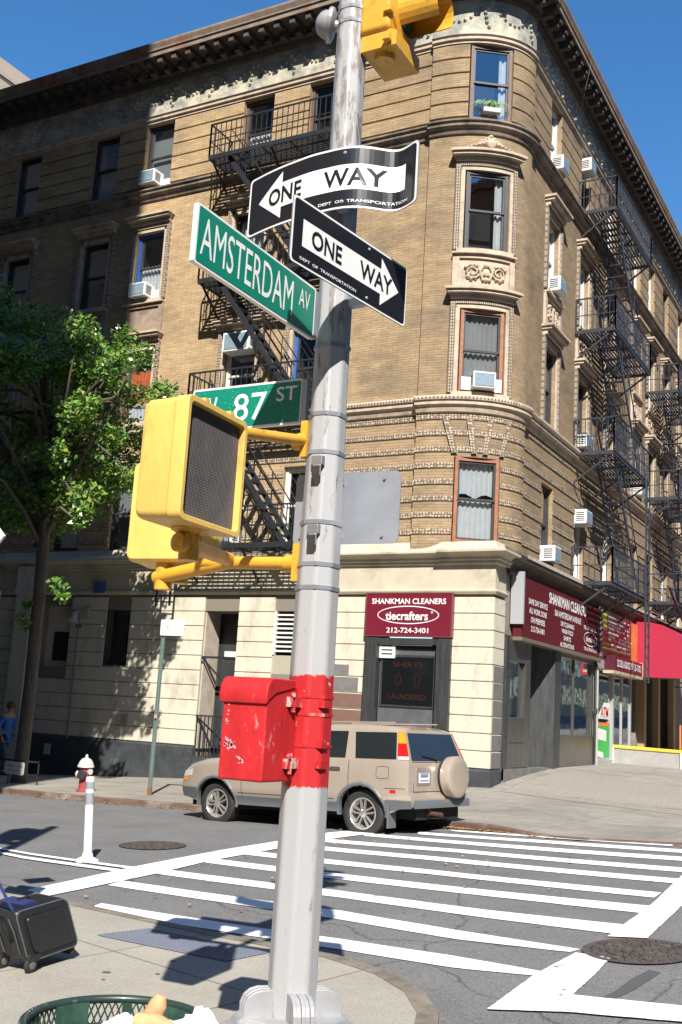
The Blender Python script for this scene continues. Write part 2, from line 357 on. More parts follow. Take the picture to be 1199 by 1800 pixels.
# near pavement
NK = [(-60, 7.9), (-30, 7.8), (-9, 7.62), (-7.2, 7.42), (-6.04, 7.13), (-4.46, 6.80), (-3.5, 6.62), (-3.0, 6.38), (-2.65, 6.08), (-2.4, 5.72), (-2.2, 5.2), (-1.95, 4.4), (-1.7, 3), (-1.6, 1), (-1.6, -8)]
def zn(x, y): return zr(x, y)+.05
nk = []
for (a, b), (c, d) in zip(NK, NK[1:]):
    n = max(1, int(math.hypot(c-a, d-b)/.5)); nk += [(lerp(a, c, i/n), lerp(b, d, i/n)) for i in range(n)]
nk.append(NK[-1])
m = MB()
cen = lambda p, t: (lerp(p[0], min(p[0], -2.6)-(.0), t), lerp(p[1], -3, t))
for i, (p, q) in enumerate(zip(nk, nk[1:])):
    for j in range(16):
        t0, t1 = j/16, (j+1)/16
        f4 = [cen(p, t0), cen(q, t0), cen(q, t1), cen(p, t1)]
        m.face([(x, y, zn(x, y)) for x, y in f4])
struct(m.obj('near_pavement', CONC, smooth=True))
m = MB()
for p, q in zip(nk, nk[1:]):
    dx, dy = q[0]-p[0], q[1]-p[1]; L_ = math.hypot(dx, dy); nx, ny = -dy/L_*.012, dx/L_*.012
    r_ = lambda a: [(a[0]+nx, a[1]+ny, zr(*a)-.04), (a[0]+nx, a[1]+ny, zn(*a)-.004), (a[0], a[1], zn(*a)+.002), (a[0]-nx*9, a[1]-ny*9, zn(a[0]-nx*9, a[1]-ny*9)+.003)]
    A, B_ = r_(p), r_(q)
    for k in range(3): m.face([A[k], B_[k], B_[k+1], A[k+1]])
struct(m.obj('near_kerb', mat('kerb_stone', (.20, .17, .135), .85, var=.3, vscale=4, dirt=(.09, .07, .05), dscale=3, dlo=.5, dhi=.7), smooth=True))

# ------------------------------------------------------------------ painted markings
PAINT = rough_mat('road_paint', (.74, .735, .71), (.86, .855, .83), 6, .08, stain=.0)
_N = PAINT.node_tree.nodes; _L = PAINT.node_tree.links
def wear(m):
    N = m.node_tree.nodes; L = m.node_tree.links; b = N['Principled BSDF']; o = N['Material Output']
    tc = N.new('ShaderNodeTexCoord'); n = N.new('ShaderNodeTexNoise'); n.inputs['Scale'].default_value = 2.2; n.inputs['Detail'].default_value = 12; n.inputs['Roughness'].default_value = .82
    L.new(tc.outputs['Object'], n.inputs['Vector'])
    r = N.new('ShaderNodeMapRange'); r.inputs[1].default_value = .585; r.inputs[2].default_value = .645; L.new(n.outputs[0], r.inputs[0]); r.inputs[4].default_value = .85
    t = N.new('ShaderNodeBsdfTransparent'); mx = N.new('ShaderNodeMixShader'); L.new(r.outputs[0], mx.inputs[0]); L.new(b.outputs[0], mx.inputs[1]); L.new(t.outputs[0], mx.inputs[2]); L.new(mx.outputs[0], o.inputs[0])
wear(PAINT)
MARKS = {'rail_left': ([(-7.114, 7.419), (-7.256, 9.32), (-7.277, 10.677), (-7.194, 11.771), (-7.126, 13.01), (-6.894, 13.626)], [(-6.774, 7.395), (-6.785, 8.996), (-6.873, 9.991), (-6.801, 11.164), (-6.704, 12.622), (-6.446, 13.587)]), 
'b1': ([(-5.849, 14.06), (-4.054, 13.642), (-2.708, 13.195)], [(-5.671, 13.888), (-3.984, 13.41), (-2.667, 12.996)]), 'b2': ([(-6.102, 13.653), (-4.214, 13.234), (-2.507, 12.725)], [(-5.985, 13.396), (-4.126, 12.961), (-2.454, 12.453)]), 'b3': ([(-6.693, 13.235), (-4.456, 12.694), (-2.394, 12.151)], [(-6.536, 12.928), (-4.348, 12.39), (-2.338, 11.864)]), 'b4': ([(-6.927, 12.429), (-4.944, 12.128), (-2.247, 11.406)], [(-6.743, 12.105), (-4.827, 11.844), (-2.191, 11.121)]), 
'b5': ([(-7.045, 11.793), (-5.005, 11.458), (-2.113, 10.722)], [(-6.839, 11.454), (-4.875, 11.164), (-2.058, 10.443)]), 'b6': ([(-6.98, 10.932), (-4.587, 10.516), (-2.139, 9.96)], [(-6.844, 10.608), (-4.464, 10.239), (-2.14, 9.702)]), 'b7': ([(-6.949, 10.153), (-5.224, 9.879), (-3.337, 9.541), (-2.057, 9.326)], [(-6.848, 9.853), (-5.055, 9.566), (-3.234, 9.251), (-2.051, 9.004)]), 'b8': ([(-6.899, 9.235), (-4.75, 9.002), (-3.281, 8.704), (-2.046, 8.524)], [(-6.786, 8.952), (-4.586, 8.697), (-3.164, 8.399), (-2.087, 8.192)]), 
'b9': ([(-6.792, 8.444), (-5.007, 8.259), (-4.303, 8.173), (-3.187, 7.878), (-2.176, 7.637)], [(-6.733, 8.172), (-4.818, 7.956), (-4.127, 7.847), (-3.07, 7.594), (-2.215, 7.531)]), 'b10': ([(-6.19, 7.447), (-4.396, 7.277), (-3.799, 7.241), (-2.872, 7.117), (-2.177, 6.954)], [(-6.125, 7.192), (-4.278, 7.011), (-3.639, 6.945), (-2.749, 6.819), (-2.214, 6.846)]), 
'ra': ([(-2.151, 10.918), (-2.089, 9.367), (-2.108, 8.083)], [(-1.859, 10.19), (-1.853, 9.317), (-1.839, 8.128)]), 'rb': ([(-2.171, 7.514), (-2.237, 6.881), (-2.236, 6.044)], [(-1.925, 7.462), (-1.902, 6.997), (-1.895, 6.436)]), 'rc': ([(-2.236, 6.044), (-1.912, 6.493), (-1.59, 6.507), (-1.191, 6.52)], [(-2.228, 6.023), (-1.811, 6.157), (-1.511, 6.189), (-1.138, 6.231)]), 'la': ([(-9.617, 9.403), (-8.765, 9.247), (-7.226, 9.146)], [(-9.51, 9.302), (-8.671, 9.151), (-7.13, 9.027)]), 'lb': ([(-9.372, 9.171), (-8.623, 9.018), (-7.243, 8.945)], [(-9.272, 9.075), (-8.504, 8.897), (-7.125, 8.802)])}
def poly_at(P, t):
    d = [0]
    for a, b in zip(P, P[1:]): d.append(d[-1]+math.hypot(b[0]-a[0], b[1]-a[1]))
    T = t*d[-1]
    for i in range(len(P)-1):
        if T <= d[i+1]+1e-9:
            k = (T-d[i])/(d[i+1]-d[i]); return (lerp(P[i][0], P[i+1][0], k), lerp(P[i][1], P[i+1][1], k))
    return P[-1]
rm = random.Random(3)
lvl = {'rail_left': .010, 'ra': .010, 'rb': .010, 'rc': .0135, 'la': .0135, 'lb': .0135}
m = MB()
for k, (A, B_) in MARKS.items():
    n = 28; h = lvl.get(k, .0065)
    pts = []
    for i in range(n+1):
        a, b = poly_at(A, i/n), poly_at(B_, i/n)
        j = lambda: rm.uniform(-.003, .003)
        pts.append(((a[0]+j(), a[1]+j()), (b[0]+j(), b[1]+j())))
    for (a, b), (c, d) in zip(pts, pts[1:]):
        q = []
        for e, f in ((a, b), (c, d)): q.append([(lerp(e[0], f[0], t/3), lerp(e[1], f[1], t/3)) for t in range(4)])
        for t in range(3): m.face([(x, y, zr(x, y)+h) for x, y in (q[0][t], q[0][t+1], q[1][t+1], q[1][t])])
struct(m.obj('crosswalk_markings', PAINT, recalc=False))
m = MB()   # narrow streak, darker than the asphalt
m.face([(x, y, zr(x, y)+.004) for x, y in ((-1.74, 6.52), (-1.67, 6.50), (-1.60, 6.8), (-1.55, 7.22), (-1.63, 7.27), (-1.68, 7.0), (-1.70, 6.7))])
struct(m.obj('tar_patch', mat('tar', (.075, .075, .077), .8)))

# ------------------------------------------------------------------ the corner building: wall path
RX, RY, CX, CY = 2.02, 1.55, -10.05, 22.95
LT = 2.82; UL, UR = -26., LT+38
def ux(x): return x+10.05
def uy(y): return LT+y-CY
def PN(u):
    if u < 0: return (-10.05+u, 21.5), (0, -1), (1, 0)
    if u <= LT:
        a = radians(-90+90*u/LT); n = Vector((cos(a)/RX, sin(a)/RY)).normalized()
        return (CX+RX*cos(a), CY+RY*sin(a)), (n.x, n.y), (-n.y, n.x)
    return (-8.1, CY+u-LT), (1, 0), (0, 1)
def P(u, z, d=0):
    p, n, t = PN(u); return (p[0]+n[0]*d, p[1]+n[1]*d, z)
EPS = 1e-4
def usamp(a, b):
    L = {a, b}
    for k in (-EPS, EPS, LT-EPS, LT+EPS): L.add(k)
    for i in range(1, 26): L.add(LT*i/26)
    return sorted(x for x in L if a-1e-9 <= x <= b+1e-9)
def sweep(m, prof, u0, u1, closed=True, uv=False, Pf=None, us=None):
    Pf = Pf or P; us = us or usamp(u0, u1)
    uvf = (lambda a, b: (a, prof[b][1])) if uv else None
    m.grid(lambda a, b: Pf(a, prof[b][1], prof[b][0]), us, range(len(prof)), uvf)
    if closed:
        for e in (us[0], us[-1]): m.face([Pf(e, z, d) for d, z in prof])
CW = [  # left facade columns: centre u, width
    (ux(x), .95) for x in (-30.4, -28.4, -25.2, -23.25, -20.27, -18.33, -15.08, -13.06)]
TW = (LT*43/90, 1.06)
RW = [(uy(y), .9) for y in (24.9, 27.65, 30.45, 33.7, 35.75, 38.0, 40.6, 43.2, 46, 48.8, 52)]
FL = {2: (5.64, 7.55), 3: (9.03, 11.02), 4: (12.45, 14.42), 5: (15.74, 17.68)}
OPEN = []
for f, (a, b) in FL.items():
    for i, (uc, w_) in enumerate(CW+[TW]+RW): OPEN.append((uc-w_/2, uc+w_/2, a, b, f, i))
def free(z0, z1, u0, u1, pad=0.):
    cuts = sorted((a-pad, b+pad) for a, b, c, d, *_ in OPEN if c < z1 and d > z0 and b+pad > u0 and a-pad < u1)
    r = []; c = u0
    for a, b in cuts:
        if a > c+.01: r.append((c, a))
        c = max(c, b)
    if c < u1-.01: r.append((c, u1))
    return r

BLD = thing('corner_apartment_building', (-8.1, 21.5, .5), 'five-storey tan brick apartment building with a rounded corner tower and a cream stone base', 'building')
m = MB()
us = set(usamp(UL, UR))
for a, b, *_ in OPEN: us |= {round(a, 5), round(b, 5)}
us = sorted(us); zz = sorted({5.3, 17.9, *[v for f in FL.values() for v in f]})
for a, b in zip(us, us[1:]):
    for c, d in zip(zz, zz[1:]):
        um, zm = (a+b)/2, (c+d)/2
        if any(o[0] < um < o[1] and o[2] < zm < o[3] for o in OPEN): continue
        m.face([P(a, c), P(b, c), P(b, d), P(a, d)], [(a, c), (b, c), (b, d), (a, d)])
for a, b, c, d, *_ in OPEN:
    k = [x for x in us if a-1e-4 <= x <= b+1e-4]
    for e in (k[0], k[-1]): m.face([P(e, c), P(e, d), P(e, d, -.3), P(e, c, -.3)], [(0, c), (0, d), (.3, d), (.3, c)])
    for z in (c, d):
        for x, y in zip(k, k[1:]): m.face([P(x, z), P(y, z), P(y, z, -.3), P(x, z, -.3)], [(x, 0), (y, 0), (y, .3), (x, .3)])
m.obj('brick_wall', BRICK, BLD, recalc=False)
m = MB()    # top-floor bands with recessed joints
z = 15.80
while z < 17.6:
    for a, b in free(z, z+.345, UL, UR): sweep(m, [(0, z), (.035, z+.01), (.035, z+.345), (0, z+.355)], a, b, uv=True)
    z += .385
m.obj('brick_bands', BRICK, BLD, recalc=False)
m = MB()    # second-floor ornamental bands
OB = mat('ornament_band', (.50, .42, .31), .75, var=.1, vscale=4)
def ornament(m_):
    N = m_.node_tree.nodes; L = m_.node_tree.links; b = N['Principled BSDF']; src = b.inputs['Base Color'].links[0].from_socket
    uvn = N.new('ShaderNodeTexCoord'); wv = N.new('ShaderNodeTexVoronoi'); wv.inputs['Scale'].default_value = 16; wv.inputs['Randomness'].default_value = .35; L.new(uvn.outputs['UV'], wv.inputs['Vector'])
    r = N.new('ShaderNodeMapRange'); r.inputs[1].default_value = .30; r.inputs[2].default_value = .42; L.new(wv.outputs['Distance'], r.inputs[0])
    mx = N.new('ShaderNodeMixRGB'); L.new(r.outputs[0], mx.inputs[0]); L.new(src, mx.inputs[1]); mx.inputs[2].default_value = (.16, .115, .08, 1); L.new(mx.outputs[0], b.inputs['Base Color'])
ornament(OB)
z = 5.80
while z < 8.5:
    for a, b in free(z, z+.11, UL, UR): sweep(m, [(0, z-.006), (.022, z), (.022, z+.11), (0, z+.116)], a, b, uv=True)
    z += .372
m.obj('ornament_bands', OB, BLD, recalc=False)
m = MB()    # tower flat arch over the second-floor window
for sgn in (-1, 1):
    for o0, o1 in ((.12, .22), (.52, .68)):
        a = TW[0]+sgn*o0; b = TW[0]+sgn*o1*1.05
        m.face([P(a-.06, 7.62, .06), P(a+.06, 7.62, .06), P(b+.07, 8.42, .06), P(b-.07, 8.42, .06)], [(0, 0), (.12, 0), (.12, .8), (0, .8)])
m.obj('arch_voussoirs', OB, BLD, recalc=False)

def molding(name, prof, mt, u0=UL, u1=UR):
    m = MB(); sweep(m, prof, u0, u1); return m.obj(name, mt, BLD)
molding('string_course', [(0, 8.55), (.06, 8.57), (.10, 8.68), (.16, 8.72), (.16, 8.81), (.2, 8.82), (.21, 8.86), (.19, 8.92), (.02, 8.955), (0, 8.96)], TERRA)
m = MB(); u = UL
while u < 25:
    m.box(P(u, 8.865, .205), (.03, .03, .03)); u += .075
m.obj('bead_row', TERRAD, BLD, recalc=False)
molding('string_course', [(0, 15.34), (.05, 15.35), (.09, 15.45), (.17, 15.50), (.17, 15.57), (.22, 15.60), (.22, 15.64), (.06, 15.70), (0, 15.72)], TERRAD)
molding('string_course', [(0, 17.69), (.06, 17.70), (.06, 17.76), (.11, 17.78), (.11, 17.84), (.15, 17.88), (.04, 17.92), (0, 17.93)], TERRA)
fr = MB(); sweep(fr, [(.03, 17.92), (.03, 18.9)], UL, UR); FR = fr.obj('frieze', FRIEZE, BLD, recalc=False)
m = MB(); rr = random.Random(5); u = UL     # swags, medallions
while u < UR-1:
    for i in range(9):
        t = i/8; m.lathe(P(u+t*1.0+.05, 18.62-.32*sin(pi*t), .05), (PN(u)[1][0], PN(u)[1][1], 0), [(.032+.018*sin(pi*t), -.02), (.028, .02), (.01, .035)], 8)
    for k in range(5): m.lathe(P(u+1.15+rr.uniform(-.06, .06), 18.15+k*.12, .05), (PN(u)[1][0], PN(u)[1][1], 0), [(.05, -.02), (.038, .025), (.01, .045)], 8)
    u += 1.3 if u < 12 else 2.6
m.obj('swag_relief', FRIEZE, FR, recalc=False)
# cornice: corona on brackets
def dsc(u, d): return d if u <= 0 or d < .25 else lerp(d, d*.72, min(1, u/LT))
def PC(u, z, d=0): return P(u, z, dsc(u, d))
m = MB()
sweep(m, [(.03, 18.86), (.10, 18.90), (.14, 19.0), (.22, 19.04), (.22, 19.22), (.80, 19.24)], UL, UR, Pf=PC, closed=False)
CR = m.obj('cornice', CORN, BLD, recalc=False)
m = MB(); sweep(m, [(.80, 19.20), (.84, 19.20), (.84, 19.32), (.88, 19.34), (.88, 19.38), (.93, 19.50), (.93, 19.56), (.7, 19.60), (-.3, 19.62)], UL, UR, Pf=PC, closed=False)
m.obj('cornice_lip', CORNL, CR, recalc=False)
m = MB(); u = UL+.2
while u < UR:
    p, n, t = PN(u); M = Matrix(((t[0], n[0], 0), (t[1], n[1], 0), (0, 0, 1)))
    k = dsc(u, .8)
    q = Vector((p[0], p[1], 0)); N3 = Vector((n[0], n[1], 0))
    m.box(q+N3*(.22+(k-.30)/2)+Vector((0, 0, 19.16)), (.17, k-.28, .14), M)
    m.box(q+N3*(.22+.14)+Vector((0, 0, 19.02)), (.15, .26, .18), M)
    m.box(q+N3*(k-.07)+Vector((0, 0, 19.12)), (.15, .09, .17), M)
    u += .47
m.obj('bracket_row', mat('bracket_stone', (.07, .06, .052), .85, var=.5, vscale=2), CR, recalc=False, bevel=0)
m = MB()
m.face([(-40, 21.5, 19.6), (-10.2, 21.5, 19.6), (-8.2, 23.4, 19.6), (-8.2, 62, 19.6), (-40, 62, 19.6)])
m.face([(-36.05, 21.5, -1), (-36.05, 21.5, 19.6), (-36.05, 40, 19.6), (-36.05, 40, -1)])
m.obj('roof', mat('tar_roof', (.05, .05, .05), .9), BLD, recalc=False)

# window surrounds, hoods, sills, panels (floors 3, 4)
TSUR = mat('beaded_terracotta', (.52, .43, .33), .75, var=.15, vscale=5)
def beads(m_):
    N = m_.node_tree.nodes; L = m_.node_tree.links; b = N['Principled BSDF']; src = b.inputs['Base Color'].links[0].from_socket
    tc = N.new('ShaderNodeTexCoord'); br = N.new('ShaderNodeTexBrick'); br.offset = 0
    br.inputs['Scale'].default_value = 1; br.inputs['Brick Width'].default_value = .045; br.inputs['Row Height'].default_value = .075; br.inputs['Mortar Size'].default_value = .012
    br.inputs['Color1'].default_value = (1, 1, 1, 1); br.inputs['Color2'].default_value = (.85, .85, .85, 1); br.inputs['Mortar'].default_value = (.25, .22, .2, 1)
    L.new(tc.outputs['UV'], br.inputs['Vector']); mx = N.new('ShaderNodeMixRGB'); mx.blend_type = 'MULTIPLY'; mx.inputs[0].default_value = 1
    L.new(src, mx.inputs[1]); L.new(br.outputs[0], mx.inputs[2]); L.new(mx.outputs[0], b.inputs['Base Color'])
beads(TSUR)
def ubox(m, u0, u1, z0, z1, d0, d1, uv=False):
    sweep(m, [(d0, z0), (d1, z0), (d1, z1), (d0, z1)], u0, u1, uv=uv)
def surround(f, i, uc, w_, rich):
    a, b = FL[f]; h = w_/2
    m = MB()
    for s_ in (-1, 1):
        e0, e1 = sorted((uc+s_*h, uc+s_*(h+.085))); ubox(m, e0, e1, a-.02, b+.10, 0, .045)
    ubox(m, uc-h-.085, uc+h+.085, b, b+.10, 0, .045)
    ubox(m, uc-h-.12, uc+h+.12, a-.09, a, -.02, .10); ubox(m, uc-h-.2, uc+h+.2, a-.13, a-.09, 0, .14)
    if f == 3: pass
    ubox(m, uc-h-.28, uc+h+.28, b+.38, b+.44, 0, .30); ubox(m, uc-h-.24, uc+h+.24, b+.31, b+.38, 0, .25)
    ubox(m, uc-h-.2, uc+h+.2, b+.20, b+.31, 0, .13)
    s = m.obj('window_surround', TERRA, BLD)
    m = MB()
    for s_ in (-1, 1):
        e0, e1 = sorted((uc+s_*(h+.085), uc+s_*(h+.20))); ubox(m, e0, e1, a-.02, b+.2, 0, .075, uv=True)
    ubox(m, uc-h-.085, uc+h+.085, b+.10, b+.2, 0, .075, uv=True)
    m.obj('beaded_band', TSUR, s, recalc=False)
    if f == 4:
        m = MB(); z1, z0 = a-.13, FL[3][1]+.44
        for s_ in (-1, 1):
            e0, e1 = sorted((uc+s_*(h+.05), uc+s_*(h+.19))); ubox(m, e0, e1, z0, z1, 0, .07)
        ubox(m, uc-h-.05, uc+h+.05, z1-.10, z1, 0, .07); ubox(m, uc-h-.05, uc+h+.05, z0, z0+.06, 0, .07); ubox(m, uc-h-.05, uc+h+.05, z0+.06, z1-.1, 0, .02)
        m.obj('spandrel_panel', TERRA if rich else mat('brown_panel', (.30, .225, .165), .8, var=.25, vscale=3, dirt=(.14, .1, .08), dscale=2), s)
        if rich: scroll(uc, (z0+z1)/2, h, s)
def scroll(uc, zc, h, parent, crest=False):
    m = MB()
    def disc(u, z, r): m.lathe(P(u, z, .03), (*PN(u)[1], 0), [(r, -.01), (r*.85, .035), (r*.3, .06)], 9)
    for s_ in (-1, 1):
        c = uc+s_*h*.55
        pts = []
        for k in range(22):
            t = k/21; r = (.19-.15*t); th = t*4.2*pi+.5
            pts.append(P(c+s_*r*cos(th), zc+r*sin(th), .06))
        m.tube(pts, .022, 5)
        for k in range(9):
            th = k*.7; disc(c+s_*(.13+.07*(k % 2))*cos(th), zc+.17*sin(th), .035+.012*(k % 3))
        m.tube([P(uc+s_*.06, zc+.18, .06), P(uc+s_*.14, zc+.02, .07), P(uc+s_*.07, zc-.2, .06)], .03, 6)
    disc(uc, zc, .10); disc(uc, zc+.17, .06); disc(uc, zc-.17, .06)
    m.obj('scroll_relief', TERRA, parent, recalc=False, smooth=True)
    return
for f in (3, 4):
    for i, (uc, w_) in enumerate(CW): surround(f, i, uc, w_, False)
    surround(f, 8, *TW, True)
    for i, (uc, w_) in enumerate(RW[:8]): surround(f, 9+i, uc, w_, True)
m = MB(); uc = TW[0]   # crest over the tower window
for k in range(15):
    t = (k-7)/7; z = 14.92+.34*(1-abs(t))**1.3
    m.lathe(P(uc+t*.62, 14.93+.18*(1-abs(t)), .05), (*PN(uc)[1], 0), [(.085*(1.15-.6*abs(t)), -.03), (.07*(1.1-.6*abs(t)), .05), (.02, .10)], 8)
    if abs(t) < .6: m.lathe(P(uc+t*.5, z, .04), (*PN(uc)[1], 0), [(.075*(1-.5*abs(t)), -.02), (.05, .05), (.01, .08)], 8)
m.lathe(P(uc, 15.08, .06), (*PN(uc)[1], 0), [(.14, 0), (.12, .07), (.03, .11)], 12)
m.obj('crest', TERRA, BLD, recalc=False, smooth=True)

# ------------------------------------------------------------------ windows
def window(uc, w_, z0, z1, f, i, Pf=None, parent=None, frame=None, style=None, depth=.2, label=None):
    Pf = Pf or P
    a = Vector(Pf(uc-w_/2+1e-3, 0, -depth)); b = Vector(Pf(uc+w_/2-1e-3, 0, -depth)); c = (a+b)/2; T = (b-a).normalized(); N3 = Vector((T.y, -T.x, 0))
    W = (b-a).length; rg = random.Random(f*100+i*7+3)
    frame = frame or (WOOD if rg.random() < .5 else DARKF)
    style = style or rg.choice(['blind', 'curtain', 'dark', 'half', 'curtain', 'sheer'])
    def L(x, z, d): return c+T*x+N3*d+Vector((0, 0, z))
    def lb(m, x0, x1, za, zb, d0, d1):
        m.box(L((x0+x1)/2, (za+zb)/2, (d0+d1)/2), (abs(x1-x0), abs(zb-za), abs(d1-d0)), Matrix((T, Vector((0, 0, 1)), N3)).transposed())
    m = MB(); m.use(frame); h = W/2; zm = (z0+z1)/2+.02
    lb(m, -h, -h+.075, z0, z1, 0, .12); lb(m, h-.075, h, z0, z1, 0, .12); lb(m, -h+.075, h-.075, z1-.08, z1, 0, .12); lb(m, -h+.075, h-.075, z0, z0+.06, 0, .13)
    sf = WHITEF if frame is WHITEF else DARKF; m.use(sf)
    for zz0, zz1, dd in ((z0+.06, zm+.025, .02), (zm-.025, z1-.08, .055)):
        lb(m, -h+.075, -h+.115, zz0, zz1, dd, dd+.033); lb(m, h-.115, h-.075, zz0, zz1, dd, dd+.033); lb(m, -h+.115, h-.115, zz0, zz0+.05, dd, dd+.033); lb(m, -h+.115, h-.115, zz1-.05, zz1, dd, dd+.033)
    o = m.obj('window', None, parent or BLD, recalc=False)
    if label: o['label'] = label
    m = MB()
    m.face([L(-h+.1, z0+.1, .03), L(h-.1, z0+.1, .03), L(h-.1, zm, .03), L(-h+.1, zm, .03)]); m.face([L(-h+.1, zm, .065), L(h-.1, zm, .065), L(h-.1, z1-.1, .065), L(-h+.1, z1-.1, .065)])
    m.obj('pane', GLASS, o, recalc=False)
    m = MB()
    m.face([L(-h, z0, -.5), L(h, z0, -.5), L(h, z1, -.5), L(-h, z1, -.5)])
    for s_ in (-h, h): m.face([L(s_, z0, 0), L(s_, z1, 0), L(s_, z1, -.5), L(s_, z0, -.5)])
    for zz_ in (z0, z1): m.face([L(-h, zz_, 0), L(h, zz_, 0), L(h, zz_, -.5), L(-h, zz_, -.5)])
    m.obj('room', ROOMD, o, recalc=False)
    def drape(x0, x1, za, zb, mt, name='curtain', amp=.02, fr=55, hem=0):
        mm = MB(); mm.grid(lambda x, t: L(x, lerp(za+hem*abs(sin((x-x0)*pi/(x1-x0)*2)), zb, t), -.05+amp*sin(x*fr+rg.random()*.3)), frange(x0, x1, 36), [0, .33, .66, 1]); mm.obj(name, mt, o, recalc=False, smooth=True)
    if style == 'blind': drape(-h, h, zm-.1*rg.random()-.05, z1, BLIND, 'blind', .001); 
    elif style == 'fullblind': drape(-h, h, z0+.3, z1, BLIND, 'blind', .001)
    elif style == 'curtain': drape(-h, -.02, z0, z1, CURT); drape(.02, h, z0, z1, CURT)
    elif style == 'half': drape(-h, h, z0, zm+.1, CURT)
    elif style == 'sheer': drape(-h, h, z0, z1, mat('sheer_curtain', (.36, .36, .35), .9, var=.1))
    elif style == 'side': drape(h-.28, h, z0, z1, CURT)
    elif style == 'swag': drape(-h, h, z0, zm-.02, CURT, hem=0); drape(-h, h, zm+.02, z1, CURT, hem=.12)
    elif style == 'orange': drape(-h, h, z0+.6, zm+.5, mat('orange_curtain', (.75, .17, .05), .8, var=.3, vscale=9), 'curtain'); drape(-h, h, z0, z0+.6, CURT)
    return o
STY = {(5, 3): ('fullblind', DARKF), (5, 4): ('sheer', DARKF), (5, 5): ('fullblind', DARKF), (5, 6): ('half', WOOD), (5, 7): ('dark', WOOD), (4, 5): ('half', BLUEF), (4, 4): ('blind', DARKF),
       (3, 5): ('orange', WOOD), (3, 6): ('dark', WHITEF), (2, 6): ('dark', WHITEF), (2, 7): ('dark', WHITEF), (3, 7): ('dark', BLUEF),
       (5, 8): ('side', WOOD), (4, 8): ('side', DARKF), (3, 8): ('sheer', RUSTW), (2, 8): ('swag', RUSTW), (5, 9): ('sheer', WHITEF), (4, 9): ('dark', WHITEF), (3, 9): ('sheer', DARKF), (2, 9): ('half', DARKF),
       (3, 10): ('curtain', DARKF), (4, 10): ('sheer', WHITEF), (5, 10): ('blind', DARKF), (2, 10): ('sheer', WHITEF)}
for f, (a, b) in FL.items():
    for i, (uc, w_) in enumerate(CW+[TW]+RW):
        st, fm = STY.get((f, i), (None, None))
        if i > 8 and fm is None: fm = random.Random(i*9+f).choice([WHITEF, WHITEF, DARKF, WOOD])
        window(uc, w_, a, b, f, i, style=st, frame=fm, depth=.22 if i != 8 else .1,
               label={(3, 5): 'window with an orange curtain', (4, 5): 'window with a blue frame and a lace curtain', (2, 8): 'rust-framed tower window with white swagged curtains'}.get((f, i)))

# ------------------------------------------------------------------ stone base, side street face
def PB(u, z, d=0):
    if u < 1.95-1e-6: return (-10.05+u, 21.5-d, z)
    if u < 1.95+1e-6: return (-8.1+d, 21.5-d, z)
    return (-8.1+d, 21.5+u-1.95, z)
BO = [(ux(-15.51), ux(-14.5), 0, 4.07), (ux(-18.58), ux(-17.78), 2.68, 4.08), (ux(-20.75), ux(-19.75), 2.55, 4.2), (ux(-13.5), ux(-12.75), 2.62, 4.08), (ux(-11.03), ux(-8.99), 0, 4.47), (ux(-23.6), ux(-22.6), 2.4, 4.2), (ux(-27), ux(-25.6), 0, 4.1)]
UB0, UB1 = UL, 1.95+.62
m = MB()
us = sorted({UB0, 1.95, UB1, *[v for o in BO for v in o[:2]]}); zz = sorted({-1.5, .0, 5.35, *[v for o in BO for v in o[2:]]})
for a, b in zip(us, us[1:]):
    for c, d in zip(zz, zz[1:]):
        if any(o[0] < (a+b)/2 < o[1] and o[2] < (c+d)/2 < o[3] for o in BO): continue
        m.face([PB(a, c), PB(b, c), PB(b, d), PB(a, d)])
for a, b, c, d in BO:
    D = -.45 if c > 1 else -1.1
    for e in (a, b): m.face([PB(e, c), PB(e, d), PB(e, d, D), PB(e, c, D)])
    m.face([PB(a, d), PB(b, d), PB(b, d, D), PB(a, d, D)])
    if c: m.face([PB(a, c), PB(b, c), PB(b, c, D), PB(a, c, D)])
m.face([PB(UB1, -1), PB(UB1, 5.35), PB(UB1, 5.35, -.6), PB(UB1, -1, -.6)])
m.obj('stone_base', JOINT, BLD, recalc=False)
def bfree(z0, z1, u0, u1):
    cuts = sorted((a, b) for a, b, c, d in BO if c < z1 and d > z0 and b > u0 and a < u1); r = []; c = u0
    for a, b in cuts:
        if a > c+.01: r.append((c, a))
        c = max(c, b)
    if c < u1-.01: r.append((c, u1))
    return r
def bus(a, b): return sorted({a, b, *([1.95] if a < 1.95 < b else [])})
def bsweep(m, prof, a, b): sweep(m, prof, a, b, Pf=PB, us=bus(a, b))
m = MB(); g = MB(); br_ = MB(); rq = random.Random(11)
z = .865; row = 0
while z < 4.4:
    z1 = min(z+.335, 4.45)
    for a, b in bfree(z, z1, UB0, UB1):
        tgt = m; pr_ = [(0, z-.008), (.035, z+.006), (.035, z1-.006), (0, z1+.008)]
        bsweep(m, pr_, a, b)
    # old paint patches over the courses, each with a ragged right end
    P2 = lambda u0, u1, mm, dz=0: bsweep(mm, [(.030, z+.012), (.0385, z+.012), (.0385, z1-.012-dz), (.030, z1-.012-dz)], u0, u1)
    if 2.1 < z < 2.5: P2(ux(-12.3), ux(-11.2), g, .0)
    if 2.5 < z < 2.8: P2(ux(-12.6), ux(-11.45), g, .08)
    if 1.1 < z < 2.1: P2(ux(-12.8), ux(-11.03)-.01, br_)
    if .8 < z < 2.8: P2(1.99, UB1, g)
    z += .356; row += 1
m.obj('stone_courses', CREAM, BLD, recalc=False)
g.obj('grey_paint_patches', GREYP, BLD, recalc=False); br_.obj('brown_paint_patches', BROWNP, BLD, recalc=False)
m = MB()
for a, b in bfree(-1, .84, UB0, UB1): bsweep(m, [(0, -1.2), (.06, -1.2), (.06, .80), (.03, .845), (0, .85)], a, b)
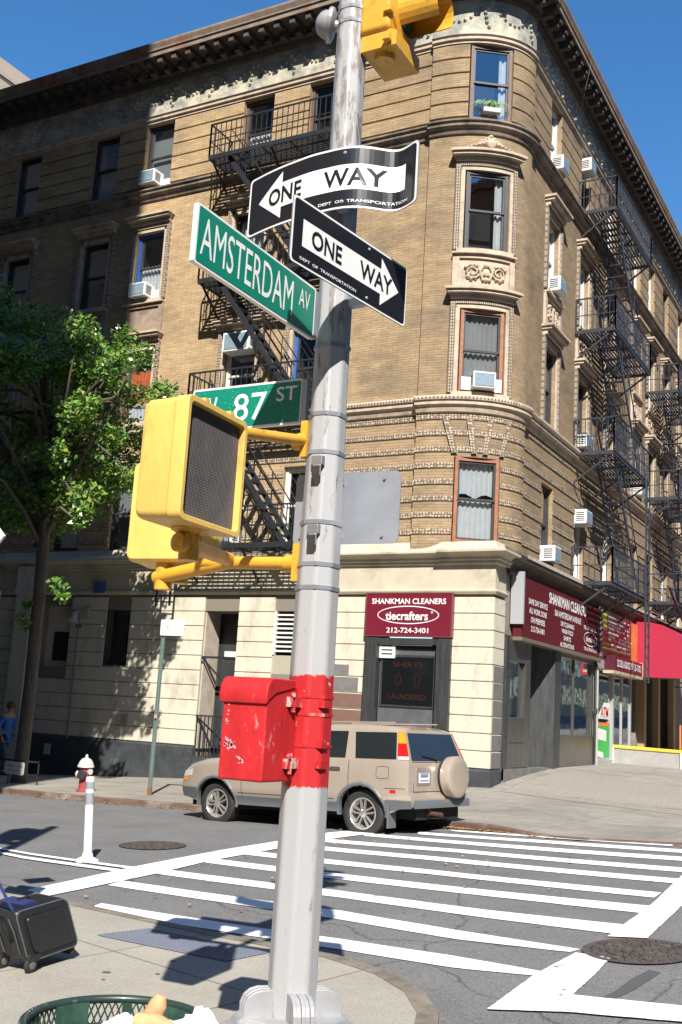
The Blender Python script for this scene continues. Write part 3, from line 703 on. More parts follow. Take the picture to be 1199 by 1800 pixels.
m.obj('dark_plinth', PLINTH, BLD, recalc=False)
m = MB()
bsweep(m, [(.035, 4.46), (.07, 4.47), (.10, 4.52), (.10, 4.55), (.04, 4.58), (.04, 5.10), (.09, 5.12), (.09, 5.17), (.14, 5.19), (.14, 5.24), (.22, 5.30), (.30, 5.33), (.30, 5.37), (.08, 5.47), (.0, 5.62)], UB0, UB1)
bsweep(m, [(.05, 5.11), (.13, 5.12), (.13, 5.18), (.18, 5.20), (.18, 5.25), (.27, 5.31), (.36, 5.34), (.36, 5.385), (.08, 5.475)], ux(-9.32), UB1)
m.obj('base_cornice', mat('cream_cornice', (.50, .45, .34), .75, var=.12, vscale=1.5, bump=.2, dirt=(.27, .23, .17), dscale=1.3, dlo=.5, dhi=.75), BLD)
m = MB()   # pilaster far left
for x in (-21.3, -24.4):
    m.bb((x-.28, 21.28, -.9), (x+.28, 21.47, 4.46)); m.bb((x-.33, 21.22, 4.46), (x+.33, 21.4, 4.6)); m.bb((x-.3, 21.25, 4.6), (x+.3, 21.4, 5.2))
m.obj('pilaster', CREAM, BLD)

def bx(name, lo, hi, mt, parent=BLD, bevel=0): m = MB(); m.bb(lo, hi); return m.obj(name, mt, parent, bevel=bevel)
# recessed service doorway with iron gate
m = MB(); m.bb((-15.51, 22.2, 0), (-14.5, 22.28, 4.07)); D1 = m.obj('side_door', mat('black_door', (.03, .032, .036), .5, var=.3, dirt=(.1, .1, .1), dscale=5, dlo=.6, dhi=.72), BLD)
bx('door_panel', (-15.3, 22.15, 3.0), (-14.7, 22.2, 3.15), WHITEF, D1)
bx('door_panel', (-15.25, 22.14, .9), (-14.75, 22.2, 2.0), mat('door_inset', (.045, .05, .055), .4), D1)
m = MB(); m.bb((-15.51, 21.5, 2.93), (-14.5, 21.56, 2.98))
for (a, b) in (((-15.45, 21.42, 2.95), (-15.0, 22.1, 2.2)), ((-15.45, 21.42, 1.55), (-14.95, 22.1, .85))): m.bar(a, b, .04)
m.bb((-15.5, 21.45, 1.55), (-14.6, 21.48, 1.585)); m.bb((-15.0, 22.08, 2.2), (-14.55, 22.12, 2.24))
for k in range(9): m.bb((-15.47+k*.11, 21.45, .60), (-15.45+k*.11, 21.47, 1.56))
m.obj('iron_gate', IRON, BLD)
bx('door_jamb', (-15.51, 21.53, .8), (-15.46, 22.1, 4.06), mat('jamb_paint', (.42, .36, .29), .7, var=.2))
bx('door_step', (-15.51, 21.45, .0), (-14.5, 22.2, .62), PLINTH)
# barred window
def barred(x0, x1, z0, z1, bars):
    m = MB(); m.bb((x0, 21.78, z0), (x1, 21.82, z1)); o = m.obj('barred_window', mat('dull_pane', (.03, .022, .018), .3), BLD)
    m = MB()
    for k in range(bars): x = lerp(x0, x1, (k+.5)/bars); m.tube([(x, 21.52, z0), (x, 21.52, z1)], .011, 6)
    for zb_ in (z0+.1, z0+.36, z1-.12): m.bb((x0, 21.505, zb_), (x1, 21.535, zb_+.025))
    m.obj('window_bars', IRONG, o)
    return o
barred(-18.58, -17.78, 2.68, 4.08, 9)
o = bx('blocked_window', (-20.75, 21.7, 2.55), (-19.75, 21.78, 4.2), CREAM); bx('wall_opening', (-20.45, 21.66, 2.75), (-19.9, 21.695, 3.5), ROOMD, o)
bx('blocked_window', (-23.6, 21.7, 2.4), (-22.6, 21.78, 4.2), ROOMD); bx('side_door', (-27, 22.3, 0), (-25.6, 22.4, 4.1), DARKF)
# louvred vent
m = MB()
for k in range(9): m.box((-13.125, 21.56, 3.16+k*.105), (.75, .10, .012), Matrix.Rotation(radians(35), 3, 'X'))
m.bb((-13.5, 21.47, 3.06), (-13.46, 21.6, 4.08)); m.bb((-12.79, 21.47, 3.06), (-12.75, 21.6, 4.08))
V_ = m.obj('louvre_vent', WHITEF, BLD); bx('vent_back', (-13.5, 21.66, 3.06), (-12.75, 21.7, 4.08), ROOMD, V_); bx('vent_panel', (-13.5, 21.5, 2.62), (-12.75, 21.54, 3.05), mat('pebble_dash', (.36, .33, .26), .9, var=.3, vscale=40), V_)
# conduit and wall plates
m = MB(); m.tube([(-19.42, 21.40, 3.85), (-19.42, 21.41, .8)], .022, 8); m.bb((-19.5, 21.38, 3.6), (-19.34, 21.44, 3.68)); m.obj('conduit', mat('conduit_grey', (.16, .15, .13), .5), BLD)
bx('wall_plate', (-17.75, 21.42, 1.2), (-17.55, 21.46, 1.45), mat('plate_grey', (.3, .28, .25), .5)); bx('wall_plate', (-20.15, 21.40, .35), (-19.95, 21.43, .62), mat('notice', (.5, .42, .42), .6))
# dry cleaner's side door
m = MB(); m.use(STEELD)
m.bb((-11.03, 21.36, .3), (-10.72, 21.6, 3.5)); m.bb((-9.25, 21.36, .3), (-8.99, 21.6, 3.5)); m.bb((-10.72, 21.38, 3.36), (-9.25, 21.6, 3.5)); m.bb((-10.78, 21.30, .3), (-10.70, 21.4, 3.42)); m.bb((-9.28, 21.30, .3), (-9.2, 21.4, 3.42))
D2 = m.obj('shop_side_door', None, BLD, bevel=.008)
m = MB(); m.use(mat('galvanised_sheet', (.20, .21, .22), .4, .6, var=.25, vscale=3)); m.bb((-10.70, 21.50, .35), (-9.28, 21.56, 3.34)); m.obj('door_leaf', None, D2)
bx('door_sash', (-10.66, 21.47, 2.02), (-9.36, 21.5, 3.14), STEELD, D2); bx('door_glass', (-10.61, 21.46, 2.07), (-9.40, 21.468, 3.09), mat('black_glass', (.008, .009, .010), .12), D2)
bx('door_transom', (-10.70, 21.49, 3.26), (-9.28, 21.52, 3.35), ROOMD, D2)
m = MB(); m.bb((-10.70, 21.43, 3.06), (-10.32, 21.48, 3.42)); V2 = m.obj('vent_grille', WHITEF, D2)
m = MB()
for k in range(3): m.bb((-10.64, 21.425, 3.14+k*.085), (-10.38, 21.43, 3.165+k*.085))
m.bb((-10.6, 21.3, .4), (-9.4, 21.45, .46)); m.obj('slot', ROOMD, V2)

# ------------------------------------------------------------------ lettering
_tc = {}
def text_mesh(s, size, bold=0):
    k = (s, size, bold)
    if k in _tc: return _tc[k]
    cu = bpy.data.curves.new('t', 'FONT'); cu.body = s; cu.size = size; cu.offset = bold; cu.align_x = 'CENTER'; cu.align_y = 'CENTER'; cu.resolution_u = 3
    o = bpy.data.objects.new('t', cu); COL.objects.link(o); bpy.context.view_layer.update()
    me = bpy.data.meshes.new_from_object(o.evaluated_get(bpy.context.evaluated_depsgraph_get()))
    vs = [tuple(v.co) for v in me.vertices]; fs = [tuple(p.vertices) for p in me.polygons]
    bpy.data.objects.remove(o); bpy.data.curves.remove(cu); bpy.data.meshes.remove(me)
    if vs:
        cx = (min(v[0] for v in vs)+max(v[0] for v in vs))/2; cy = (min(v[1] for v in vs)+max(v[1] for v in vs))/2
        vs = [(v[0]-cx, v[1]-cy) for v in vs]
    _tc[k] = (vs, fs); return _tc[k]
def text(m, s, fn, x, y, w_, h, bold=.0):   # fitted into w_ x h centred on x,y ; fn(a,b)->3D
    vs, fs = text_mesh(s, 1., bold)
    W = max(v[0] for v in vs)*2; Hh = max(v[1] for v in vs)*2
    m.faces([fn(x+v[0]/W*w_, y+v[1]/Hh*h) for v in vs], fs)
def plane_fn(o, T, U, N3, d):
    o, T, U, N3 = map(Vector, (o, T, U, N3)); return lambda a, b: o+T*a+U*b+N3*d
def ring(m, fn, cx, cy, rx, ry, t, n=40):
    for k in range(n):
        a, b = 2*pi*k/n, 2*pi*(k+1)/n
        m.face([fn(cx+rx*cos(a), cy+ry*sin(a)), fn(cx+rx*cos(b), cy+ry*sin(b)), fn(cx+(rx-t)*cos(b), cy+(ry-t)*sin(b)), fn(cx+(rx-t)*cos(a), cy+(ry-t)*sin(a))])
fn = plane_fn((-10.0, 21.46, 2.6), (1, 0, 0), (0, 0, 1), (0, -1, 0), .004)
m = MB(); text(m, 'SHIRTS', fn, 0, .33, .72, .11); text(m, 'LAUNDERED', fn, 0, -.36, .9, .11)
for k in (-.25, .25): ring(m, fn, k*.9, 0, .07, .13, .012, 14)
m.obj('neon_tubing', mat('unlit_neon', (.05, .014, .010), .4), D2, recalc=False)

# dry cleaner's sign over the side door
SG = thing('shop_sign', (-10.02, 21.4, 3.53), 'maroon dry cleaner sign with a phone number, flat over the steel side door', 'sign', 'dry cleaner signs')
m = MB(); m.bb((-11.05, 21.36, 3.535), (-8.98, 21.46, 4.475)); m.obj('sign_panel', mat('bright_maroon', (.155, .013, .028), .35, var=.05), SG, bevel=.01)
m = MB()
for lo, hi in (((-11.06, 21.35, 3.525), (-11.03, 21.47, 4.485)), ((-9.0, 21.35, 3.525), (-8.97, 21.47, 4.485)), ((-11.03, 21.35, 4.465), (-9.0, 21.47, 4.485)), ((-11.03, 21.35, 3.525), (-9.0, 21.47, 3.545))): m.bb(lo, hi)
m.obj('sign_rim', mat('rim_brown', (.16, .05, .05), .4), SG)
fn = plane_fn((-10.015, 21.36, 4.0), (1, 0, 0), (0, 0, 1), (0, -1, 0), .004)
m = MB(); text(m, 'SHANKMAN CLEANERS', fn, 0, .30, 1.78, .125, .018); text(m, 'tiecrafters', fn, -.03, -.02, 1.02, .19, .02); text(m, '212-724-3401', fn, 0, -.335, 1.0, .115, .014); ring(m, fn, 0, 0, .74, .2, .02); ring(m, fn, .57, .06, .025, .025, .01, 12)
m.obj('lettering', SWHITE, SG, recalc=False)


# ------------------------------------------------------------------ avenue side: shop fronts (plane x = -8.1)
def rx(name, y0, y1, z0, z1, x0, x1, mt, parent=BLD, bevel=0): return bx(name, (x0, y0, z0), (x1, y1, z1), mt, parent, bevel)
rx('shop_back', 22.13, 34.9, .2, 5.35, -9.75, -9.7, mat('shop_back_wall', (.10, .10, .095), .8))
m = MB(); m.bb((-9.7, 22.13, 3.7), (-8.12, 60, 5.3)); m.bb((-9.7, 22.13, .0), (-8.12, 60, .60)); m.bb((-9.7, 34.9, .6), (-8.3, 35.2, 3.7)); m.bb((-9.7, 40, .6), (-8.15, 60, 3.7)); m.obj('shop_lintel', mat('shop_masonry', (.22, .19, .16), .85, var=.2), BLD)
m = MB()   # entablature over the shops
cp = [(0, 5.08), (.10, 5.10), (.12, 5.22), (.30, 5.30), (.34, 5.42), (.30, 5.46), (.02, 5.60)]
m.grid(lambda y, k: (-8.1+cp[k][0], y, cp[k][1]), [22.0, 24, 30, 36, 44, 60], range(len(cp))); m.face([(-8.1+d, 22.0, z) for d, z in cp])
m.obj('shop_cornice', CORN, BLD, recalc=False)
m = MB(); m.grid(lambda y, k: (-8.1+(.345, .345, .30)[k], y, (5.40, 5.475, 5.50)[k]), [22.6, 30, 60], range(3)); m.obj('cornice_flashing', mat('pale_flashing', (.50, .45, .38), .6, var=.3, vscale=2, dirt=(.15, .1, .07), dscale=2, dlo=.5, dhi=.7), BLD, recalc=False)
m = MB(); m.bb((-8.2, 22.13, 5.0), (-7.98, 60, 5.1)); m.obj('shop_fascia', mat('rust_fascia', (.085, .04, .035), .6, var=.3), BLD)
# cleaner's front
F1 = thing('x', (0, 0, 0), None, None); bpy.data.objects.remove(F1)
m = MB(); m.bb((-8.2, 22.14, .62), (-8.02, 22.45, 3.66)); m.bb((-8.2, 23.5, .87), (-8.04, 23.86, 3.66)); m.bb((-8.2, 22.45, 3.15), (-8.045, 23.5, 3.66)); m.bb((-8.2, 22.45, .87), (-8.045, 23.5, 1.95))
SF = m.obj('steel_shopfront', STEEL, BLD, bevel=.01)
rx('front_window', 22.45, 23.5, 1.95, 3.15, -8.14, -8.13, GLASS, SF)
rx('price_poster', 22.75, 23.3, 1.98, 3.0, -8.30, -8.28, mat('poster_white', (.62, .62, .60), .6), SF)
rx('panel_seam', 22.46, 23.5, 1.40, 1.42, -8.045, -8.035, STEELD, SF); rx('corner_post', 22.13, 22.3, .62, 3.66, -8.05, -8.0, STEELD, SF)
m = MB(); m.bb((-8.95, 23.86, .62), (-8.02, 25.05, .80)); m.bb((-8.16, 22.13, .3), (-7.99, 25.05, .86)); m.obj('stone_step', mat('step_stone', (.16, .155, .145), .8, var=.2, vscale=4), BLD)
m = MB(); m.bb((-8.95, 23.9, .8), (-8.9, 25.0, 3.6)); DR = m.obj('shop_door', ROOMD, BLD); rx('door_pane', 23.98, 24.9, 1.5, 3.4, -8.88, -8.87, GLASS, DR); rx('kick_plate', 23.9, 25.0, .8, 1.4, -8.88, -8.86, STEEL, DR)
m = MB(); m.face([(-8.9, 25.03, .8), (-8.0, 25.5, .8), (-8.0, 25.5, 3.66), (-8.9, 25.03, 3.66)]); m.bb((-8.12, 25.5, .8), (-7.98, 25.95, 3.66)); m.obj('steel_return', STEELD, SF)
m = MB(); m.bb((-8.14, 25.95, .86), (-8.0, 28.98, 1.62)); m.bb((-8.14, 25.95, 3.5), (-8.0, 28.98, 3.66)); m.bb((-8.14, 27.3, 1.62), (-8.05, 27.34, 3.5)); m.bb((-8.14, 28.85, 1.62), (-8.02, 28.98, 3.5)); m.obj('steel_window_frame', STEEL, SF, bevel=.006)
rx('display_window', 25.95, 28.9, 1.62, 3.5, -8.09, -8.085, GLASS, SF)
rx('window_blind', 26.0, 28.85, 3.15, 3.48, -8.2, -8.18, CURT, SF); rx('counter', 26.0, 28.8, .9, 1.9, -8.9, -8.5, mat('counter_white', (.5, .5, .5), .6), SF)
m = MB(); m.tube([(-7.98, 29.05, .9), (-7.98, 29.05, 3.9)], .03, 8); m.bb((-8.02, 29.0, 2.2), (-7.93, 29.1, 2.35)); m.obj('drain_pipe', STEELD, BLD)
# goods seen inside the cleaner's door
t = thing('water_bottle', (-8.75, 24.5, 1.4), 'blue water cooler bottle standing behind the dry cleaner doorway', 'bottle')
m = MB(); m.lathe((-8.72, 24.45, 1.42), (0, 0, 1), [(.13, 0), (.15, .03), (.15, .3), (.13, .36), (.05, .44), (.05, .5)], 20); m.obj('bottle_body', mat('water_blue', (.10, .34, .50), .12), t, smooth=True)
m = MB(); m.lathe((-8.72, 24.45, 1.92), (0, 0, 1), [(.055, 0), (.055, .03)], 12); m.obj('bottle_cap', WHITEF, t)
# deli front
DL = bx('deli_shopfront', (-8.12, 29.12, .86), (-7.98, 29.36, 3.5), WHITEF, BLD, .005)
m = MB(); m.bb((-8.12, 29.12, 3.45), (-7.94, 31.1, 3.78)); m.bb((-8.12, 30.95, .95), (-8.0, 31.1, 3.45)); m.bb((-8.12, 29.36, .86), (-8.0, 31.0, 1.0)); m.bb((-8.12, 32.1, .95), (-8.03, 32.2, 3.6)); m.bb((-8.12, 33.1, .95), (-8.03, 33.22, 3.6))
m.obj('deli_frame', mat('mill_aluminium', (.42, .42, .42), .4, .3), DL)
rx('deli_window', 29.36, 33.1, 1.0, 3.5, -8.07, -8.065, GLASS, DL)
m = MB(); m.face([(-8.06, 29.45, 1.05), (-8.06, 30.85, 1.05), (-8.06, 30.85, 2.0), (-8.06, 29.45, 2.0)]); GP = m.obj('green_poster', mat('poster_green', (.02, .45, .08), .5), DL)
m = MB()
for a, b, c, d in ((29.6, 30.5, 1.55, 1.85), (29.6, 30.2, 1.1, 1.25)): m.face([(-8.055, a, c), (-8.055, b, c-.06), (-8.055, b, d-.06), (-8.055, a, d)])
m.obj('card', SWHITE, GP); m = MB(); m.face([(-8.056, 29.5, 1.9), (-8.056, 30.8, 1.9), (-8.056, 30.8, 2.0), (-8.056, 29.5, 2.0)]); m.obj('orange_band', mat('poster_orange', (.7, .2, .03), .5), GP)
fn = plane_fn((-8.05, 30.1, 2.3), (0, 1, 0), (0, 0, 1), (1, 0, 0), .0)
m = MB(); m.face([fn(-.65, -.2), fn(.7, -.2), fn(.7, .25), fn(.1, .25)]); m.obj('atm_card', SWHITE, DL)
m = MB(); text(m, 'ATM', plane_fn((-8.045, 30.25, 2.28), (0, 1, 0), (0, 0, 1), (1, 0, 0), 0), 0, 0, .8, .3, .02); m.obj('atm_lettering', mat('atm_red', (.5, .03, .04), .5), DL, recalc=False)
rg = random.Random(4); m = MB()
for mt_, n in ((mat('goods_red', (.45, .03, .03), .5), 14), (mat('goods_white', (.6, .6, .58), .5), 22), (mat('goods_yellow', (.6, .42, .05), .5), 12), (mat('goods_green', (.05, .25, .08), .5), 10), (mat('goods_brown', (.2, .09, .04), .5), 14)):
    m.use(mt_)
    for k in range(n):
        y = rg.uniform(29.5, 33); z = rg.choice([1.35, 1.75, 2.15, 2.6]); h = rg.uniform(.12, .3); m.box((-8.55+rg.uniform(-.15, .2), y, z+h/2), (.1, rg.uniform(.08, .22), h))
for z in (1.33, 1.73, 2.13, 2.58): m.bb((-8.8, 29.4, z-.03), (-8.3, 33.05, z))
tag(m.obj('shelf_goods', None, None, recalc=False), 'mixed packets on shelves seen through the deli window', 'groceries', None, 'stuff')
rx('dark_entrance', 33.25, 34.9, .95, 3.6, -9.3, -9.25, ROOMD, DL)
m = MB(); m.use(mat('ochre_post', (.42, .30, .16), .6)); m.bb((-8.3, 35.2, .95), (-8.1, 35.5, 3.7)); m.bb((-8.3, 37.2, .95), (-8.1, 37.5, 3.7)); m.bb((-8.3, 39.6, .95), (-8.1, 40, 3.7)); m.use(ROOMD); m.bb((-8.6, 35.5, .9), (-8.5, 39.6, 3.7)); m.obj('restaurant_front', None, BLD)

# signs on the avenue side
SG2 = thing('shop_sign', (-7.95, 25.8, 3.66), 'long maroon dry cleaner sign with columns of white text over the avenue shopfront', 'sign', 'dry cleaner signs')
m = MB(); m.bb((-8.06, 22.6, 3.68), (-7.86, 28.98, 5.0)); m.obj('sign_panel', MAROON, SG2, bevel=.01)
m = MB(); m.face([(-8.09, 22.52, 3.95), (-7.80, 22.52, 3.95), (-7.80, 22.52, 5.1), (-8.09, 22.52, 5.1)]); m.bb((-8.09, 22.53, 3.95), (-7.80, 22.60, 5.1)); m.obj('end_plate', mat('galvanised', (.42, .43, .45), .5, .3), SG2)
m = MB(); m.bb((-8.1, 22.6, 3.60), (-7.84, 28.98, 3.68)); m.obj('sign_trim', mat('bronze_trim', (.26, .22, .17), .45, .5), SG2)
fn = plane_fn((-7.86, 0, 0), (0, 1, 0), (0, 0, 1), (1, 0, 0), .004); m = MB()
text(m, 'SHANKMAN CLEANERS', fn, 26.05, 4.77, 3.1, .26, .03); text(m, '560 AMSTERDAM AVENUE', fn, 26.05, 4.47, 2.2, .15, .02)
for k, (s_, w_) in enumerate((('SAME DAY SERVICE', 1.35), ('ALL WORK DONE', 1.25), ('ON PREMISES', 1.0), ('212-724-3401', .95))): text(m, s_, fn, 23.72, 4.52-k*.2, w_, .13, .02)
for k, (s_, w_) in enumerate((('DRYCLEANING', 1.1), ('WASH FOLD', .95), ('SHIRTS', .6), ('ALTERATIONS', 1.15))): text(m, s_, fn, 26.0, 4.26-k*.165, w_, .115, .02)
text(m, 'TIE & SCARF CL.', fn, 28.0, 4.37, 1.2, .1, .02); text(m, 'tiecrafters', fn, 28.05, 4.10, .85, .15, .025); ring(m, fn, 28.05, 4.10, .62, .19, .025); text(m, 'TIE ALTERATIONS', fn, 28.05, 3.83, 1.2, .09, .02)
m.obj('lettering', SWHITE, SG2, recalc=False)
SG3 = thing('menu_sign', (-7.95, 31.2, 3.8), 'colourful deli menu sign in red and orange beside the red awning', 'sign')
m = MB(); m.bb((-8.06, 29.2, 3.8), (-7.88, 32.5, 5.05)); DG = mat('deli_red', (.30, .02, .05), .4, dirt=(.15, .20, .02), dscale=1.2, dlo=.5, dhi=.6); m.obj('sign_panel', DG, SG3)
m = MB(); m.bb((-8.06, 32.5, 3.78), (-7.88, 33.3, 5.0)); m.obj('orange_panel', mat('deli_orange', (.75, .20, .05), .4, var=.4, vscale=2), SG3)
m = MB(); m.bb((-8.06, 29.02, 3.75), (-7.84, 29.2, 5.08)); m.obj('trellis_edge', mat('check_edge', (.15, .16, .13), .5, var=.9, vscale=9), SG3)
m = MB(); m.use(mat('deli_yellow', (.7, .55, .06), .4)); m.bb((-7.88, 29.25, 4.5), (-7.875, 29.75, 4.98)); m.bb((-7.88, 29.3, 4.0), (-7.875, 32.4, 4.04)); m.use(SWHITE)
for r_ in range(9):
    y = 29.95 if r_ > 2 else 29.85
    while y < 32.3:
        L_ = rg.uniform(.10, .34)
        if rg.random() < .82: m.bb((-7.876, y, 4.86-r_*.105), (-7.872, y+L_, 4.92-r_*.105))
        y += L_+.06
m.obj('menu_rows', None, SG3)
SG4 = thing('box_sign', (-7.8, 31.4, 3.4), 'narrow dark maroon deli box sign with white letters under the menu sign', 'sign')
m = MB(); m.bb((-7.96, 29.75, 3.42), (-7.66, 33.0, 3.82)); m.obj('sign_case', mat('box_maroon', (.08, .012, .025), .4), SG4, bevel=.01)
m = MB(); m.bb((-7.97, 29.72, 3.34), (-7.65, 33.03, 3.42)); m.bb((-7.97, 33.0, 3.34), (-7.65, 33.06, 3.85)); m.obj('sign_rim', mat('rim_olive', (.42, .38, .25), .5, var=.4), SG4)
m = MB(); m.use(WHITEF); m.bb((-8.02, 29.5, 3.40), (-7.98, 29.75, 3.8)); m.obj('bracket', None, SG4)
m = MB(); fn = plane_fn((-7.66, 0, 0), (0, 1, 0), (0, 0, 1), (1, 0, 0), .012); text(m, '522 DELI & GROCERY', fn, 30.85, 3.64, 1.7, .2, .02); text(m, '725-1702', fn, 32.3, 3.64, .9, .2, .02); m.bb((-7.652, 31.78, 3.5), (-7.648, 31.81, 3.78)); m.obj('lettering', SWHITE, SG4, recalc=False)

AW = thing('awning', (-7.3, 36.2, 3.4), 'bright red fabric awning with a rounded front over the shop beyond the deli', 'awning')
AWM = mat('awning_red', (.37, .010, .042), .7, var=.03); pr_ = [(-8.08, 5.12), (-7.5, 5.10), (-7.15, 5.02), (-6.88, 4.88), (-6.68, 4.66), (-6.56, 4.38), (-6.52, 4.1), (-6.50, 3.44)]
m = MB(); m.face([(x, 33.35, z) for x, z in pr_]+[(-8.08, 33.35, 3.44)]); m.obj('end_panel', AWM, AW)
m = MB(); m.grid(lambda y, k: (pr_[k][0], y, pr_[k][1]), [33.35, 36, 39.6], range(len(pr_))); m.obj('cover', AWM, AW, smooth=True, recalc=False)
m = MB()
for x, y in ((-6.52, 33.4), (-6.52, 39.55), (-8.05, 33.4)): m.tube([(x, y, 3.45), (x, y, 3.5)], .02, 6)
m.tube([(-8.05, 33.38, 3.45), (-6.52, 33.38, 3.45), (-6.52, 39.55, 3.45), (-8.05, 39.55, 3.45)], .018, 6); m.obj('frame', STEELD, AW)
m = MB(); m.face([(-6.49, 33.6, 3.6), (-6.49, 39.4, 3.6), (-6.49, 39.4, 4.2), (-6.49, 33.6, 4.2)]); m.obj('valance_panel', mat('valance', (.35, .20, .30), .6, var=.5, vscale=4), AW)

YW = thing('low_wall', (-6.7, 31.1, .8), 'low grey wall with a yellow painted cap in front of the deli', 'wall')
m = MB(); m.faces([(-8.02, 31.05, .6), (-5.2, 31.05, .5), (-5.2, 31.05, 1.28), (-8.02, 31.05, 1.33), (-8.02, 31.3, .6), (-5.2, 31.3, .5), (-5.2, 31.3, 1.28), (-8.02, 31.3, 1.33)], [(0,1,2,3),(4,7,6,5),(0,4,5,1),(3,2,6,7),(0,3,7,4),(1,5,6,2)]); m.obj('wall_body', mat('low_wall_grey', (.33, .31, .30), .7, var=.12), YW)
m = MB(); m.bar((-8.06, 31.17, 1.37), (-5.18, 31.17, 1.32), .30, .085); m.obj('yellow_cap', mat('yellow_cap', (.72, .47, .05), .5, var=.1), YW, bevel=.01)
m = MB(); m.bb((-8.06, 30.99, .7), (-7.98, 31.05, 1.34)); m.bb((-6.16, 31.0, .6), (-6.1, 31.05, 1.3)); m.obj('white_post', WHITEF, YW)
for k, (x, y) in enumerate(((-6.95, 35.0), (-6.55, 36.4))):
    t = thing('traffic_cone', (x, y, 1.0), 'slim orange marker standing in front of the far restaurant'+(', nearer one' if k == 0 else ', farther one'), 'marker', 'orange markers')
    m = MB(); m.lathe((x, y, .95), (0, 0, 1), [(.05, 0), (.035, .1), (.028, 1.1), (.01, 1.15)], 10); m.obj('marker_post', mat('cone_orange', (.75, .16, .03), .5), t, smooth=True)
    m = MB(); m.lathe((x, y, .93), (0, 0, 1), [(.14, 0), (.12, .2), (.06, .35)], 10); m.obj('marker_base', mat('broom_grey', (.5, .5, .48), .7), t)

# ------------------------------------------------------------------ fire escapes
def fire_escape(label, Fn, a0, a1, D, zs_, ladder, mt=IRON, xl=None, flip=False, rails=True):
    c = Fn((a0+a1)/2, zs_[-1], D/2)
    t = thing('fire_escape', c, label, 'fire escape', 'iron fire escapes')
    for k, z in enumerate(zs_):
        m = MB()   # grating platform
        n = int(D/.085)
        for i in range(n+1):
            d = lerp(.04, D, i/n); m.bar(Fn(a0, z, d), Fn(a1, z, d), .04 if mt is IRONG else .03, .035)
        for i in range(int((a1-a0)/.8)+2):
            a = min(a1, a0+i*.8); m.bar(Fn(a, z-.03, 0), Fn(a, z-.03, D), .03, .05)
        m.bar(Fn(a0, z-.01, D), Fn(a1, z-.01, D), .04, .12); m.bar(Fn(a0, z-.01, 0), Fn(a0, z-.01, D), .04, .1); m.bar(Fn(a1, z-.01, 0), Fn(a1, z-.01, D), .04, .1)
        pl = m.obj('platform', mt, t, recalc=False)
        m = MB()
        for a in (a0+.06, (a0+a1)/2, a1-.06): m.bar(Fn(a, z-.75, .02), Fn(a, z-.05, D*.92), .045)
        m.obj('bracket', mt, pl, recalc=False)
        m = MB(); H_ = .92   # railing
        P0 = [(a0, .03), (a0, D), (a1, D), (a1, .03)]
        for (p, q), (r_, s_) in zip(P0, P0[1:]):
            for h, w_ in ((H_, .035), (.45, .022)): m.bar(Fn(p, z+h, q), Fn(r_, z+h, s_), w_)
            L_ = abs(r_-p)+abs(s_-q); n = max(2, int(L_/.15))
            for i in range(n+1): m.bar(Fn(lerp(p, r_, i/n), z, lerp(q, s_, i/n)), Fn(lerp(p, r_, i/n), z+H_, lerp(q, s_, i/n)), .018 if 0 < i < n else .035)
        m.obj('railing', mt, t, recalc=False)
        if k < len(zs_)-1:   # stair down to the next
            z2 = zs_[k+1]; A, B_ = (a0+.55, a1-.75)
            if flip: A, B_ = B_, A
            m = MB()
            for d in (D-.62, D-.12): m.bar(Fn(A, z-.02, d), Fn(B_, z2+.05, d), .13, .03, (0, 1, 0) if abs(Vector(Fn(0, 0, 1)).y-Vector(Fn(0, 0, 0)).y) > .5 else (1, 0, 0))
            n = 13
            for i in range(1, n):
                a = lerp(A, B_, i/n); zz_ = lerp(z, z2, i/n); m.bar(Fn(a, zz_, D-.62), Fn(a, zz_, D-.12), .15, .02)
            for d in (D-.64, D-.10):
                m.bar(Fn(A, z+.75, d), Fn(B_, z2+.85, d), .025)
                for i in range(0, n+1, 3): m.bar(Fn(lerp(A, B_, i/n), lerp(z, z2, i/n), d), Fn(lerp(A, B_, i/n), lerp(z+.8, z2+.85, i/n), d), .018)
            m.obj('stair', mt, t, recalc=False)
    if ladder:
        la, l0, l1, ld_ = ladder
        m = MB()
        for s_ in (-.2, .2): m.bar(Fn(la+s_, l0, ld_), Fn(la+s_, l1, ld_), .03, .05)
        z = l0+.1
        while z < l1: m.bar(Fn(la-.2, z, ld_), Fn(la+.2, z, ld_), .02); z += .3
        m.obj('drop_ladder', IRONG, t, recalc=False)
    return t
FLf = lambda a, z, d: Vector((a, 21.5-d, z))
FRf = lambda a, z, d: Vector((-8.1+d, a, z))
fire_escape('black iron fire escape zigzagging down the sunlit side street wall behind the street signs', FLf, -15.85, -12.15, .98, [15.62, 12.25, 8.90, 5.50], (-16.2, 4.1, 6.7, .8))
fire_escape('grey-black iron fire escape on the avenue wall, nearest the corner tower', FRf, 26.95, 31.0, 1.08, [15.62, 12.2, 8.85, 5.45], (30.6, 3.15, 8.9, 1.12), IRONG)
fire_escape('grey-black iron fire escape on the avenue wall, at the right edge over the red awning', FRf, 35.0, 39.0, 1.08, [12.9, 9.3, 5.9], None, IRONG)
m = MB(); m.bar((-7.0, 33.6, 6.2), (-6.9, 36.2, 4.9), .06); tag(m.obj('iron_strut', IRON), 'slanting dark iron strut above the red awning', 'strut')

